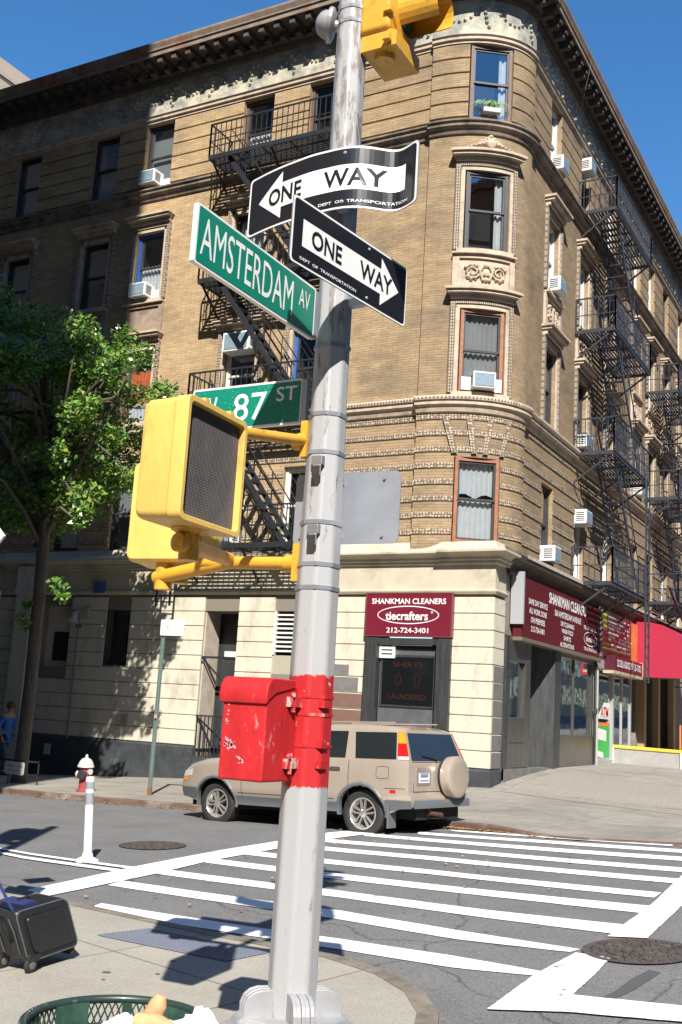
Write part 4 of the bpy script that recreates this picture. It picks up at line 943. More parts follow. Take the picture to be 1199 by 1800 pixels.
# ------------------------------------------------------------------ air conditioners
acn = [0]
def ac(Fc, T, N3, label, w_=.55, h=.38, dep=.42, low=True):
    c = Vector(Fc); T = Vector(T).normalized(); N3 = Vector(N3).normalized(); Z = Vector((0, 0, 1)); M = Matrix((T, N3, Z)).transposed()
    t = thing('air_conditioner', c-Z*h/2, label, 'air conditioner', 'window air conditioners')
    m = MB(); m.box(c, (w_, dep, h), M); o = m.obj('casing', WHITE, t, bevel=.015)
    m = MB(); m.box(c+N3*(dep/2+.006), (w_*.86, .012, h*.8), M)
    m.obj('rear_grille', ACG, t)
    m = MB()
    for s_ in (-1, 1):
        for k in range(5): m.box(c+T*s_*(w_/2+.004)+Z*(-.1+k*.05)+N3*.05, (.008, dep*.5, .018), M)
    m.obj('side_louvres', DARKF, t)
    return t
def acl(x, z, lab, **k): ac((x, 21.42, z), (1, 0, 0), (0, -1, 0), lab, **k)
def acr(y, z, lab, **k): ac((-8.02, y, z), (0, -1, 0), (1, 0, 0), lab, **k)
acl(-18.48, 15.98, 'white air conditioner in the top-floor window at the shadow edge, with white filler board')
acl(-18.42, 12.68, 'white air conditioner in the blue-framed window with a lace curtain')
acl(-15.05, 10.82, 'white air conditioner high in a window under the fire escape, above the green street sign', w_=.8, h=.5)
acl(-15.0, 5.88, 'white air conditioner in the second-floor window above the service door')
p = P(TW[0], 0, .05); nn = PN(TW[0])[1]; tt = PN(TW[0])[2]
ac((p[0], p[1], 9.28), (tt[0], tt[1], 0), (nn[0], nn[1], 0), 'white air conditioner in the corner tower window with rust-coloured frame', w_=.52, h=.37)
acr(24.95, 15.98, 'white air conditioner in the top-floor avenue window nearest the tower')
acr(27.45, 17.2, 'white air conditioner high in the second top-floor avenue window', w_=.5)
acr(24.9, 12.68, 'white air conditioner in the fourth-floor avenue window nearest the tower', w_=.5)
acr(27.55, 9.3, 'white air conditioner with two dark vents, third-floor avenue window behind the fire escape', w_=.65)
acr(24.95, 5.86, 'white air conditioner in the lowest avenue window nearest the tower', w_=.5)
acr(27.6, 7.25, 'white air conditioner high in the second-floor avenue window by the fire escape stairs', w_=.6)
acr(33.7, 9.3, 'white air conditioner in a far third-floor avenue window', w_=.6)
for (x, z) in ((-18.05, 15.85), (-18.05, 12.58)):
    m = MB(); m.bb((x-.25, 21.6, z-.12), (x+.22, 21.62, z+.16)); tag(m.obj('filler_board', WHITE, None), 'white filler board beside the '+('top-floor' if z > 14 else 'fourth-floor')+' air conditioner at the shadow edge', 'board')
p = Vector(P(TW[0], 0, .045)); T_ = Vector((tt[0], tt[1], 0)); m = MB()
m.box(p+T_*-.38+Vector((0, 0, 9.22)), (.22, .02, .30), Matrix((T_, Vector((nn[0], nn[1], 0)), Vector((0, 0, 1)))).transposed()); m.box(p+T_*.36+Vector((0, 0, 9.22)), (.16, .02, .30), Matrix((T_, Vector((nn[0], nn[1], 0)), Vector((0, 0, 1)))).transposed())
tag(m.obj('filler_board', WHITE), 'white side boards around the tower window air conditioner', 'board')
# spider plant in the top tower window
q = Vector(P(TW[0], 15.85, .02)); t = thing('potted_plant', q, 'spider plant in a pale trough inside the top tower window', 'plant')
m = MB(); m.box(q+Vector((0, 0, .12)), (.42, .12, .12), Matrix((T_, Vector((nn[0], nn[1], 0)), Vector((0, 0, 1)))).transposed()); m.obj('trough', mat('trough', (.45, .40, .42), .5), t, bevel=.01)
m = MB(); rg = random.Random(2)
for k in range(60):
    a = rg.uniform(0, 2*pi); L_ = rg.uniform(.22, .44); b = Vector((cos(a), sin(a), 0)); b = T_*b.x+Vector((nn[0], nn[1], 0))*b.y*.3; s0 = q+Vector((0, 0, .18))+T_*rg.uniform(-.15, .15); sd = T_*.008
    pts = [s0+b*L_*t_+Vector((0, 0, (.62*t_-.55*t_*t_))) for t_ in (0, .3, .6, 1)]
    for c_, d_ in zip(pts, pts[1:]): m.face([c_-sd, c_+sd, d_+sd*.7, d_-sd*.7])
m.obj('leaves', mat('spider_leaf', (.16, .28, .06), .5), t, recalc=False)

# ------------------------------------------------------------------ the signal pole
def pole_mat():
    m = bpy.data.materials.new('painted_pole'); m.use_nodes = True; N = m.node_tree.nodes; L = m.node_tree.links; b = N['Principled BSDF']
    g = N.new('ShaderNodeNewGeometry'); sx = N.new('ShaderNodeSeparateXYZ'); L.new(g.outputs['Position'], sx.inputs[0])
    n = N.new('ShaderNodeTexNoise'); n.inputs['Scale'].default_value = 22; n.inputs['Detail'].default_value = 5; L.new(g.outputs['Position'], n.inputs['Vector'])
    def step(z, sgn):
        a = N.new('ShaderNodeMath'); a.operation = 'MULTIPLY_ADD'; a.inputs[1].default_value = .055; L.new(n.outputs[0], a.inputs[0]); L.new(sx.outputs[2], a.inputs[2])
        r = N.new('ShaderNodeMapRange'); r.inputs[1].default_value = z-.004*sgn+.027; r.inputs[2].default_value = z+.004*sgn+.027; L.new(a.outputs[0], r.inputs[0]); return r.outputs[0]
    s1, s2 = step(1.425, 1), step(1.925, -1)
    mu = N.new('ShaderNodeMath'); mu.operation = 'MULTIPLY'; L.new(s1, mu.inputs[0]); L.new(s2, mu.inputs[1])
    mp = N.new('ShaderNodeMapping'); mp.inputs['Scale'].default_value = (14, 14, 3.2); L.new(g.outputs['Position'], mp.inputs[0])
    n2 = N.new('ShaderNodeTexNoise'); n2.inputs['Scale'].default_value = 1.6; n2.inputs['Detail'].default_value = 10; n2.inputs['Roughness'].default_value = .7; L.new(mp.outputs[0], n2.inputs['Vector'])
    # grime grows above the red band
    rz = N.new('ShaderNodeMapRange'); rz.inputs[1].default_value = 2.6; rz.inputs[2].default_value = 4.2; rz.inputs[3].default_value = .60; rz.inputs[4].default_value = .49; L.new(sx.outputs[2], rz.inputs[0])
    sb = N.new('ShaderNodeMath'); sb.operation = 'SUBTRACT'; L.new(n2.outputs[0], sb.inputs[0]); L.new(rz.outputs[0], sb.inputs[1])
    r2 = N.new('ShaderNodeMapRange'); r2.inputs[1].default_value = .0; r2.inputs[2].default_value = .06; r2.inputs[4].default_value = .62; L.new(sb.outputs[0], r2.inputs[0])
    mx = N.new('ShaderNodeMixRGB'); L.new(r2.outputs[0], mx.inputs[0]); mx.inputs[1].default_value = (.375, .375, .38, 1); mx.inputs[2].default_value = (.115, .082, .058, 1)
    rc = N.new('ShaderNodeMapRange'); rc.inputs[1].default_value = .69; rc.inputs[2].default_value = .70; L.new(n.outputs[0], rc.inputs[0])
    mr = N.new('ShaderNodeMixRGB'); L.new(rc.outputs[0], mr.inputs[0]); mr.inputs[1].default_value = (.45, .018, .022, 1); mr.inputs[2].default_value = (.62, .40, .38, 1)
    m2 = N.new('ShaderNodeMixRGB'); L.new(mu.outputs[0], m2.inputs[0]); L.new(mx.outputs[0], m2.inputs[1]); L.new(mr.outputs[0], m2.inputs[2]); L.new(m2.outputs[0], b.inputs['Base Color'])
    b.inputs['Roughness'].default_value = .5; b.inputs['Metallic'].default_value = .05
    bp = N.new('ShaderNodeBump'); bp.inputs['Strength'].default_value = .12; bp.inputs['Distance'].default_value = .01; L.new(n2.outputs[0], bp.inputs['Height']); L.new(bp.outputs[0], b.inputs['Normal'])
    return m
PM = pole_mat()
PX, PY = -2.54, 4.4
POLE = thing('signal_pole', (PX, PY, .15), 'tall silver eight-sided signal pole with a red painted band, carrying the green street signs', 'pole')
def prad(z):
    pts = [(.1, .105), (1.3, .104), (2.4, .097), (3.3, .084), (4.6, .078), (7, .074)]
    for (a, b), (c, d) in zip(pts, pts[1:]):
        if z <= c: return lerp(b, d, (z-a)/(c-a))
    return .074
RA = radians(.5)
def octo(m, zs_, n=8, grow=0):
    vs = []; fs = []
    for z in zs_:
        R = prad(z)/cos(pi/8)*.985+grow
        vs += [(PX+R*cos(RA+2*pi*(k+.5)/n), PY+R*sin(RA+2*pi*(k+.5)/n), z) for k in range(n)]
    for i in range(len(zs_)-1):
        for k in range(n): fs.append((i*n+k, i*n+(k+1) % n, (i+1)*n+(k+1) % n, (i+1)*n+k))
    fs += [tuple(range(n))[::-1], tuple((len(zs_)-1)*n+k for k in range(n))]
    m.faces(vs, fs)
m = MB(); octo(m, frange(.3, 6.6, 30)); m.obj('shaft', PM, POLE, bevel=.012)
m = MB()
for z in (5.36, 5.28, 3.52, 3.17, 2.98, 2.64, 2.44, 2.33): octo(m, [z-.010, z+.010], grow=.0035)
m.obj('steel_straps', mat('strap_steel', (.40, .42, .46), .3, .6, var=.2, vscale=9), POLE)
m = MB()
for z in (1.83, 1.75, 1.61): octo(m, [z-.007, z+.007], grow=.003)
for z in (1.80, 1.62, 1.53): m.box((PX+.098, PY-.04, z), (.03, .05, .035))
m.obj('painted_straps', RED, POLE)
m = MB()
for z in (2.93, 2.60):
    m.box((PX+.02, PY-.103, z), (.06, .03, .045)); m.box((PX+.025, PY-.120, z-.05), (.045, .012, .055))
m.obj('strap_buckle', mat('buckle', (.33, .33, .34), .4, .6), POLE, bevel=.004)
m = MB(); m.box((PX+.025, PY-.129, 2.875), (.040, .006, .045)); m.box((PX+.025, PY-.129, 2.545), (.040, .006, .045)); m.obj('buckle_shade', DARKF, POLE)
m = MB(); BZ = .16   # cast base
def sq(r, z, c=.24):
    pts = []
    for k in range(4):
        a = RA+pi/8+k*pi/2+pi/8
        for j in (-c, c): pts.append((PX+r*cos(a+j), PY+r*sin(a+j), z))
    return pts
rings = [sq(.40, BZ), sq(.385, BZ+.05), sq(.345, .36), sq(.335, .39), sq(.27, .41), sq(.262, .425), sq(.25, .455)]
vs = [p_ for r_ in rings for p_ in r_]; fs = [(i*8+k, i*8+(k+1) % 8, (i+1)*8+(k+1) % 8, (i+1)*8+k) for i in range(6) for k in range(8)]+[tuple(range(48, 56)), tuple(range(8))[::-1]]
m.faces(vs, fs); BO_ = m.obj('cast_base', ALU, POLE, bevel=.014, seg=3)
m = MB()
for k in range(4):
    a = RA+pi/4+k*pi/2; T = Vector((-sin(a), cos(a), 0)); O = Vector((cos(a), sin(a), 0)); c = Vector((PX, PY, .445))
    prf = [(.08, 0), (.215, 0), (.215, .05), (.20, .085), (.175, .105), (.14, .115), (.08, .115)]
    for j in range(-2, 3): m.prism(prf, lambda r, z, d: c+O*(r+(.008 if j % 2 == 0 else 0))+Vector((0, 0, z+(.004 if j % 2 == 0 else 0)))+T*d, j*.019-.0095, j*.019+.0095)
m.obj('fluted_lug', ALU, BO_, bevel=.004)
m = MB(); c = Vector((-2.60, 4.40, 5.30)); m.lathe(c, (-.9, -.45, .15), [(.03, 0), (.03, .04), (.07, .045), (.088, .055), (.092, .07), (.088, .078), (.076, .08), (.07, .10), (.055, .125), (.03, .14), (.008, .145)], 24)
m.obj('round_fitting', ALU, POLE, smooth=True)

# ------------------------------------------------------------------ red call box
t = thing('call_box', (-2.66, 4.17, 1.45), 'faded red rounded-top metal box strapped to the left of the signal pole', 'call box')
m = MB(); pr_ = [(4.035, 1.45), (4.035, 1.82)]+[(4.09-.055*cos(a), 1.82+.065*sin(a)) for a in frange(.15, pi/2, 6)]+[(4.25, 1.885), (4.30, 1.86), (4.30, 1.45)]
m.prism(pr_, lambda y, z, d: Vector((d, y, z)), -2.775, -2.545); m.obj('box_body', RED, t, bevel=.010, seg=3)
m = MB(); pr2 = [(4.075-.055*cos(a), 1.815+.082*sin(a)) for a in frange(-.45, pi/2, 9)]+[(4.26, 1.897), (4.26, 1.86), (4.1, 1.83), (4.04, 1.795)]
m.prism(pr2, lambda y, z, d: Vector((d, y, z)), -2.79, -2.538); m.obj('rolled_lid', RED, t, bevel=.006, smooth=True)
m = MB()
for z in (1.80, 1.53): m.bb((-2.56, 4.20, z-.022), (-2.525, 4.30, z+.022)); m.tube([(-2.535, 4.24, z-.045), (-2.535, 4.24, z+.045)], .012, 8); m.lathe((-2.53, 4.22, z+.03), (1, -.3, 0), [(.010, 0), (.010, .012)], 6)
m.obj('mounting_hinge', mat('chipped_red', (.50, .03, .03), .5, dirt=(.5, .42, .40), dscale=25, dlo=.5, dhi=.56), t)
m = MB(); rg = random.Random(77)
for cx_, cz_, sx_, sz_, n_ in ((-2.725, 1.60, .03, .02, 26), (-2.69, 1.845, .03, .008, 12), (-2.66, 1.54, .02, .02, 7), (-2.74, 1.70, .012, .05, 8)):
    for k in range(n_):
        x, z, r = rg.gauss(cx_, sx_*.5), rg.gauss(cz_, sz_*.6), rg.uniform(.002, .009)
        if -2.77 < x < -2.55 and 1.46 < z < 1.80: m.face([(x+r*cos(a)*rg.uniform(.5, 1.2), 4.0325, z+r*sin(a)*rg.uniform(.5, 1.2)) for a in frange(0, 2*pi, 7)[:-1]])
m.obj('paint_chips', mat('pink_chip', (.62, .38, .40), .7), t, recalc=False)

# ------------------------------------------------------------------ signs on the pole
def rrect(w_, h, r, n=5):
    P_ = []
    for cx, cy, a0 in ((w_/2-r, h/2-r, 0), (-w_/2+r, h/2-r, pi/2), (-w_/2+r, -h/2+r, pi), (w_/2-r, -h/2+r, 1.5*pi)):
        for k in range(n+1): P_.append((cx+r*cos(a0+k*pi/2/n), cy+r*sin(a0+k*pi/2/n)))
    return P_
def sheet(m, w_, h, fn, d, n=48, r=.02):   # rounded sheet split into columns so that it can bend
    xs = sorted(set(frange(-w_/2, w_/2, n)+[-w_/2+r*.3, w_/2-r*.3]))
    def hh(x):
        e = w_/2-abs(x); return h/2 if e >= r else h/2-r+sqrt(max(0, r*r-(r-e)**2))
    for a, b in zip(xs, xs[1:]): m.face([fn(a, -hh(a), d), fn(b, -hh(b), d), fn(b, hh(b), d), fn(a, hh(a), d)])
def one_way(label, fn, left, W=.91, Hh=.305, backn=48):
    t = thing('one_way_sign', fn(0, -Hh/2, 0), label, 'street sign', 'one way signs on the pole')
    m = MB(); sheet(m, W, Hh, fn, -.004); sheet(m, W, Hh, fn, -.0015); o = m.obj('sheet_back', SGREY, t, recalc=False)
    m = MB(); sheet(m, W-.004, Hh-.004, fn, 0); m.obj('white_border', SWHITE, t, recalc=False)
    m = MB(); sheet(m, W-.024, Hh-.024, fn, .0016, r=.016); m.obj('black_field', BLACK, t, recalc=False)
    s_ = -1 if left else 1
    m = MB(); x0, x1 = -W/2+.075, W/2-.075; hd = .155; sh = .062
    def col(a, b, ha, hb): m.face([fn(s_*a, -ha, .0032), fn(s_*b, -hb, .0032), fn(s_*b, hb, .0032), fn(s_*a, ha, .0032)])
    for a, b in zip(frange(x0, x1-hd, 22), frange(x0, x1-hd, 22)[1:]): col(a, b, sh, sh)
    for a, b in zip(frange(x1-hd, x1, 8), frange(x1-hd, x1, 8)[1:]): col(a, b, .118*(x1-a)/hd, .118*(x1-b)/hd)
    m.obj('arrow', SWHITE, t, recalc=False)
    m = MB(); f3 = lambda a, b: fn(a, b, .0052)
    if left: text(m, 'ONE', f3, -.205, 0, .205, .085, .022); text(m, 'WAY', f3, .155, 0, .27, .085, .018)
    else: text(m, 'ONE', f3, -.205, 0, .225, .085, .022); text(m, 'WAY', f3, .185, 0, .27, .085, .018)
    m.obj('lettering', BLACK, t, recalc=False)
    m = MB(); f4 = lambda a, b: fn(a, b, .0040)
    if left: text(m, 'DEPT  OF  TRANSPORTATION', f4, .20, -.118, .40, .014, .01)
    else: text(m, 'DEPT  OF  TRANSPORTATION', f4, -.18, -.118, .42, .014, .01)
    m.obj('maker_lettering', SWHITE, t, recalc=False)
    m = MB()
    for y in (-.12, .12): m.lathe(fn(.12, y, 0), Vector(fn(.12, y, .1))-Vector(fn(.12, y, 0)), [(.009, 0), (.009, .004), (.004, .008)], 10)
    m.obj('bolt', SGREY, t)
    return t
CV = [(-3.05, 4.324), (-2.922, 4.278), (-2.80, 4.243), (-2.611, 4.205), (-2.446, 4.20), (-2.374, 4.212), (-2.312, 4.244), (-2.262, 4.292), (-2.207, 4.335), (-2.151, 4.318), (-2.06, 4.265)]
def crv(s_):   # smooth interpolation
    x = lerp(CV[0][0], CV[-1][0], s_); tot = []
    def y_at(x):
        for (a, b), (c, d) in zip(CV, CV[1:]):
            if x <= c: return lerp(b, d, (x-a)/(c-a))
        return CV[-1][1]
    return x, sum(y_at(min(-2.06, max(-3.05, x+k*.012))) for k in range(-3, 4))/7
def ow1(a, b, d):
    s_ = (a+.455)/.91; x, y = crv(s_); x2, y2 = crv(min(1, s_+.01)); x1, y1 = crv(max(0, s_-.01))
    T = Vector((x2-x1, y2-y1, 0)).normalized(); N3 = Vector((T.y, -T.x, 0)); return Vector((x, y, 4.315+b*1.07))+N3*d
one_way('bent black one way sign with its white arrow pointing left, highest on the pole', ow1, True)
_o = Vector((-2.325, 4.17, 3.835)); _T = (Vector((-2.26, 4.64, 0))-Vector((-2.385, 3.70, 0))).normalized(); _N = Vector((_T.y, -_T.x, 0))
def ow2(a, b, d): return _o+_T*a*1.02+Vector((0, 0, b*1.03))+_N*d
one_way('flat black one way sign with its white arrow pointing right, below the bent one', ow2, False)
m = MB()
m.bar((-2.46, 4.3, 4.45), (-2.46, 4.215, 4.45), .05, .04); m.bar((-2.46, 4.3, 4.2), (-2.46, 4.215, 4.2), .05, .04); m.bar((-2.46, 4.4, 3.9), (-2.33, 4.38, 3.9), .04); m.bar((-2.46, 4.4, 3.74), (-2.33, 4.38, 3.74), .04)
m.obj('sign_bracket', SGREY, POLE)
def green_sign(label, o, T, W, Hh, words, dots=False):
    o = Vector(o); T = Vector(T).normalized(); N3 = Vector((T.y, -T.x, 0)); fn = lambda a, b, d=0: o+T*a+Vector((0, 0, b))+N3*d
    t = thing('street_name_sign', fn(0, -Hh/2), label, 'street sign', 'green street name signs')
    m = MB(); m.prism(rrect(W, Hh, .012), fn, -.022, 0); m.obj('sign_blade', SWHITE, t)
    m = MB(); m.prism(rrect(W-.022, Hh-.022, .008), fn, .0, .002); m.obj('green_face', GREEN, t)
    m = MB(); m.prism(rrect(W-.03, Hh-.03, .008), fn, -.0245, -.022); m.obj('green_back', GREEN, t)
    m = MB()
    for s_, x, y, w_, h, b in words: text(m, s_, lambda p, q: fn(p, q, .0035), x, y, w_, h, b)
    m.obj('lettering', SWHITE, t, recalc=False)
    if dots:
        m = MB(); rg = random.Random(8)
        for k in range(160):
            x, y, r = rg.uniform(-W/2+.02, W/2-.02), rg.uniform(-Hh/2+.02, Hh/2-.02), rg.uniform(.0008, .0022)
            m.face([fn(x+r*cos(a), y+r*sin(a), .0030) for a in frange(0, 2*pi, 6)[:-1]])
        m.obj('paint_specks', mat('speck', (.55, .62, .35), .5), t, recalc=False)
    m = MB(); e = W/2; m.box(fn(e+.012, 0, -.011), (.03, .03, Hh*.92), None); m.obj('pole_bracket', SGREY, t)
    return t
green_sign('long green AMSTERDAM AV street name sign pointing toward the camera side of the pole', (-2.60, 3.815, 3.675), (0, 1, 0), .985, .262, [('AMSTERDAM', -.09, -.0, .74, .172, 0), ('AV', .385, .035, .10, .09, 0)])
green_sign('green W 87 ST street name sign behind the yellow pedestrian signal', (-3.03, 4.40, 3.27), (1, -.0, 0), .67, .232, [('W', -.225, -.005, .10, .135, .008), ('87', .03, -.005, .20, .145, .003), ('ST', .245, .045, .12, .075, .006)], True)
t = thing('blank_sign_back', (-2.48, 4.53, 2.56), 'plain grey back of a rectangular sign strapped behind the silver pole', 'street sign')
m = MB(); fn = lambda a, b, d: Vector((-2.485+a, 4.535+a*.05+d, 2.745+b)); m.prism(rrect(.565, .355, .03), fn, 0, .004); m.obj('sign_sheet', SGREY, t)
m = MB(); m.bb((-2.56, 4.49, 2.60), (-2.50, 4.535, 2.63)); [m.lathe((-2.485+a, 4.53+a*.05, 2.745+b), (0, -1, 0), [(.007, 0), (.007, .006)], 8) for a in (-.02, .20, -.24) for b in (-.14, .14)]; m.bb((-2.56, 4.49, 2.86), (-2.50, 4.535, 2.89)); m.obj('clamp', SGREY, t)

# ------------------------------------------------------------------ pedestrian signals and arms
def arm(m, a, b, r=.030): m.tube([a, b], r, 16)
def ped(label, c, T, W, Hh, Dp, mt, face, sticker=None):
    c = Vector(c); T = Vector(T).normalized(); N3 = Vector((T.y, -T.x, 0)); Z = Vector((0, 0, 1)); fn = lambda a, b, d: c+T*a+Z*b+N3*d
    t = thing('pedestrian_signal', fn(0, -Hh/2, 0), label, 'pedestrian signal', 'yellow pedestrian signals')
    m = MB()
    secs = [(-Dp, .93), (-Dp*.90, .97), (-Dp*.30, .985), (-Dp*.28, 1.0), (-.0, 1.0)]; n = None; vs = []
    for d, k in secs:
        q = rrect(W*k, Hh*k, .035); n = len(q); vs += [fn(a, b, d) for a, b in q]
    fs = [(i*n+k, i*n+(k+1) % n, (i+1)*n+(k+1) % n, (i+1)*n+k) for i in range(len(secs)-1) for k in range(n)]+[tuple(range(n))[::-1]]
    inn = rrect(W*.90, Hh*.90, .022); b0 = len(vs); vs += [fn(a, b, 0) for a, b in inn]+[fn(a, b, -.035) for a, b in inn]; o4 = (len(secs)-1)*n
    fs += [(o4+k, o4+(k+1) % n, b0+(k+1) % n, b0+k) for k in range(n)]+[(b0+k, b0+(k+1) % n, b0+n+(k+1) % n, b0+n+k) for k in range(n)]
    m.faces(vs, fs); m.obj('housing', mt, t, smooth=True, bevel=.004)
    m = MB(); m.prism(rrect(W*.895, Hh*.895, .02), fn, -.034, -.03); lens = m.obj('lens', mat('dark_lens', (.12, .108, .108), .4, var=.4, vscale=5, coat=.6), t)
    m = MB(); k = 40   # egg-crate visor
    for i in range(k+1):
        x = lerp(-W*.44, W*.44, i/k); m.face([fn(x, -Hh*.44, -.029), fn(x, Hh*.44, -.029), fn(x, Hh*.44, -.0265), fn(x, -Hh*.44, -.0265)])
        y = lerp(-Hh*.44, Hh*.44, i/k); m.face([fn(-W*.44, y, -.029), fn(W*.44, y, -.029), fn(W*.44, y, -.0265), fn(-W*.44, y, -.0265)])
    m.obj('visor_grid', mat('visor_black', (.13, .12, .12), .6, var=.3, vscale=7), t, recalc=False)
    m = MB()
    for y in (-Hh*.3, Hh*.3): m.box(fn(W/2+.008, y, -.03), (.02, .02, .05))
    for x in (-.1, .1): m.box(fn(x, Hh/2+.006, -.02), (.04, .03, .015))
    m.obj('latch', mt, t)
    if sticker:
        m = MB(); m.face([fn(*p_, -Dp*1.002) for p_ in sticker]); m.obj('sticker', mat('sticker_blue', (.10, .42, .55), .5), t, recalc=False)
    return t, fn
ped('yellow pedestrian signal nearest the pole with its dark unlit lens facing the avenue', (-2.60, 3.595, 2.735), (-.06, 1, 0), .475, .517, .225, YELB, 0)
ped('yellow pedestrian signal seen from its back, with a small blue sticker, left of the other', (-3.50, 4.62, 2.745), (-1, -.12, 0), .44, .55, .24, YELB, 0, [(-.16, .04), (.02, .04), (.02, .08), (-.16, .08)])
def flange(m, z): m.tube([(-2.655, 4.4, z), (-2.72, 4.4, z)], .042, 16); m.bb((-2.66, 4.35, z-.09), (-2.625, 4.45, z+.09))
m = MB(); flange(m, 3.06); arm(m, (-2.65, 4.4, 3.06), (-2.66, 3.82, 2.955), .027); m.obj('signal_arm', YEL, POLE, smooth=True)
m = MB(); flange(m, 2.455); arm(m, (-2.65, 4.4, 2.455), (-3.22, 4.40, 2.47), .032)
arm(m, (-3.05, 4.40, 2.47), (-3.54, 4.45, 2.40), .036); m.tube([(-3.50, 4.46, 2.34), (-3.50, 4.46, 2.5)], .045, 14)
m.tube([(-3.05, 4.40, 2.48), (-2.72, 3.56, 2.415)], .033, 14); m.tube([(-2.72, 3.62, 2.35), (-2.72, 3.62, 2.49)], .044, 14); m.lathe((-2.715, 3.55, 2.415), (-.2, -1, 0), [(.040, -.02), (.040, .02), (.018, .03)], 14)
m.lathe((-2.71, 3.60, 2.485), (0, 0, -1), [(.08, -.02), (.08, .01), (.045, .03), (.045, .07)], 18); m.lathe((-3.5, 4.6, 2.47), (0, 0, -1), [(.08, -.03), (.08, .0), (.045, .03), (.045, .08)], 18)
for k in range(5): m.box((-2.71+.05*cos(k*1.3), 3.60+.05*sin(k*1.3), 2.44), (.015, .015, .025))
m.obj('signal_arm', YEL, POLE, smooth=True)

# traffic light at the top
t = thing('traffic_light', (-2.36, 4.5, 5.05), 'yellow three-lens traffic light at the top of the pole, visor pointing right', 'traffic light')
c = Vector((-2.365, 4.50, 5.69)); fn = lambda a, b, d: c+Vector((d, a, b))
m = MB(); m.prism(rrect(.32, 1.02, .03), fn, -.10, .07); m.obj('housing', YEL, t, bevel=.02, seg=3)
m = MB(); m.prism([(.0, .0), (.20, .0), (.20, .08), (.0, .16)], lambda a, b, d: Vector((-2.46+a, 4.36+d, 5.09+b)), 0, .28); m.tube([(-2.36, 4.44, 5.2), (-2.36, 4.44, 5.06)], .05, 14)
m.tube([(-2.48, 4.40, 5.22), (-2.38, 4.42, 5.09)], .03, 14); m.obj('mounting_arm', YEL, t)
for k in range(3):
    z = 5.335+k*.34
    m = MB()
    for i in range(20):
        a, b = radians(-55+i*14.5), radians(-55+(i+1)*14.5)
        for r in (.108, .104):
            L0 = .235
            m.face([(-2.295, 4.5+r*cos(a), z+r*sin(a)), (-2.295, 4.5+r*cos(b), z+r*sin(b)), (-2.295+L0, 4.5+r*cos(b), z+r*sin(b)), (-2.295+L0, 4.5+r*cos(a), z+r*sin(a))])
    vz = m.obj('visor', YEL, t, recalc=False, smooth=True)
    m = MB(); m.lathe((-2.30, 4.5, z), (1, 0, 0), [(.10, 0), (.08, .02), (.02, .03)], 20); m.obj('lens', (mat('green_lens', (.01, .10, .06), .2), mat('amber_lens', (.2, .09, .01), .2), mat('red_lens', (.2, .01, .01), .2))[k], vz, smooth=True)
    m = MB(); m.lathe((-2.296, 4.5, z), (1, 0, 0), [(.15, 0), (.15, .012), (.108, .02)], 24, cap=False); m.obj('lens_door', YEL, vz)
m = MB()
for z in (5.12, 5.28, 5.45, 5.62, 5.8): m.box((-2.30, 4.335, z), (.04, .03, .03))
m.obj('latch', YEL, t)

# ------------------------------------------------------------------ street things
t = thing('litter_bin', (-2.15, 2.72, .1), 'dark green wire litter bin with a rolled rim at the front kerb', 'litter bin')
BG = mat('bin_green', (.020, .040, .033), .38, var=.25, vscale=6, dirt=(.10, .15, .12), dscale=14, dlo=.62, dhi=.7, coat=.2)
bc = Vector((-2.16, 2.72, 0)); BR = .27
m = MB(); m.tube([bc+Vector((BR*cos(a), BR*sin(a), .822)) for a in frange(0, 2*pi, 56)], .013, 12, cap=False); m.obj('top_rim', BG, t, smooth=True)
m = MB(); m.tube([bc+Vector((BR*.97*cos(a), BR*.97*sin(a), .745)) for a in frange(0, 2*pi, 56)], .010, 8, cap=False); m.tube([bc+Vector((BR*.8*cos(a), BR*.8*sin(a), .16)) for a in frange(0, 2*pi, 40)], .014, 8, cap=False)
m.tube([bc+Vector((BR*.9*cos(a), BR*.9*sin(a), .46)) for a in frange(0, 2*pi, 40)], .008, 8, cap=False)
for k in range(10):
    a = k*2*pi/10+.25; m.box(bc+Vector((BR*.985*cos(a), BR*.985*sin(a), .785)), (.010, .03, .075), Matrix.Rotation(a, 3, 'Z'))
m.obj('hoops', BG, t, smooth=True)
m = MB(); rr_ = lambda z: BR*lerp(.80, .985, (z-.16)/.66); N_ = 76
for sg in (-1, 1):
    for k in range(N_):
        a0 = 2*pi*k/N_; pts = []
        for i in range(8):
            z = lerp(.16, .835, i/7); a = a0+sg*i/7*1.15
            pts.append(bc+Vector((rr_(z)*cos(a), rr_(z)*sin(a), z)))
        for a_, b_ in zip(pts, pts[1:]): m.bar(a_, b_, .0042)
m.obj('wire_mesh', BG, t, recalc=False)
m = MB()
for a0, a1 in ((1.05, 1.75), (2.6, 3.05), (.1, .75)):
    m.grid(lambda a, z: bc+Vector((BR*.955*cos(a), BR*.955*sin(a), z)), frange(a0, a1, 10), [.58, .825])
m.obj('side_plate', mat('bin_plate', (.03, .075, .055), .5, var=.3, vscale=30), t, recalc=False)
m = MB(); m.lathe(bc+Vector((0, 0, .14)), (0, 0, 1), [(BR*.78, 0), (BR*.78, .02)], 30); m.obj('base', BG, t)
rg = random.Random(12)
def crumple(m, c, rx_, ry_, rz_, seed, amp=.35, n=14):
    def f(u, v):
        th, ph = u*2*pi, v*pi; d = Vector((cos(th)*sin(ph), sin(th)*sin(ph), cos(ph))); k = 1+amp*noise.noise(d*2.3+Vector((seed, 0, 0)))+amp*.4*noise.noise(d*3.6+Vector((seed, 3, 0)))
        return Vector(c)+Vector((d.x*rx_, d.y*ry_, d.z*rz_))*k
    m.grid(f, frange(0, 1, n*2), frange(0, 1, n))
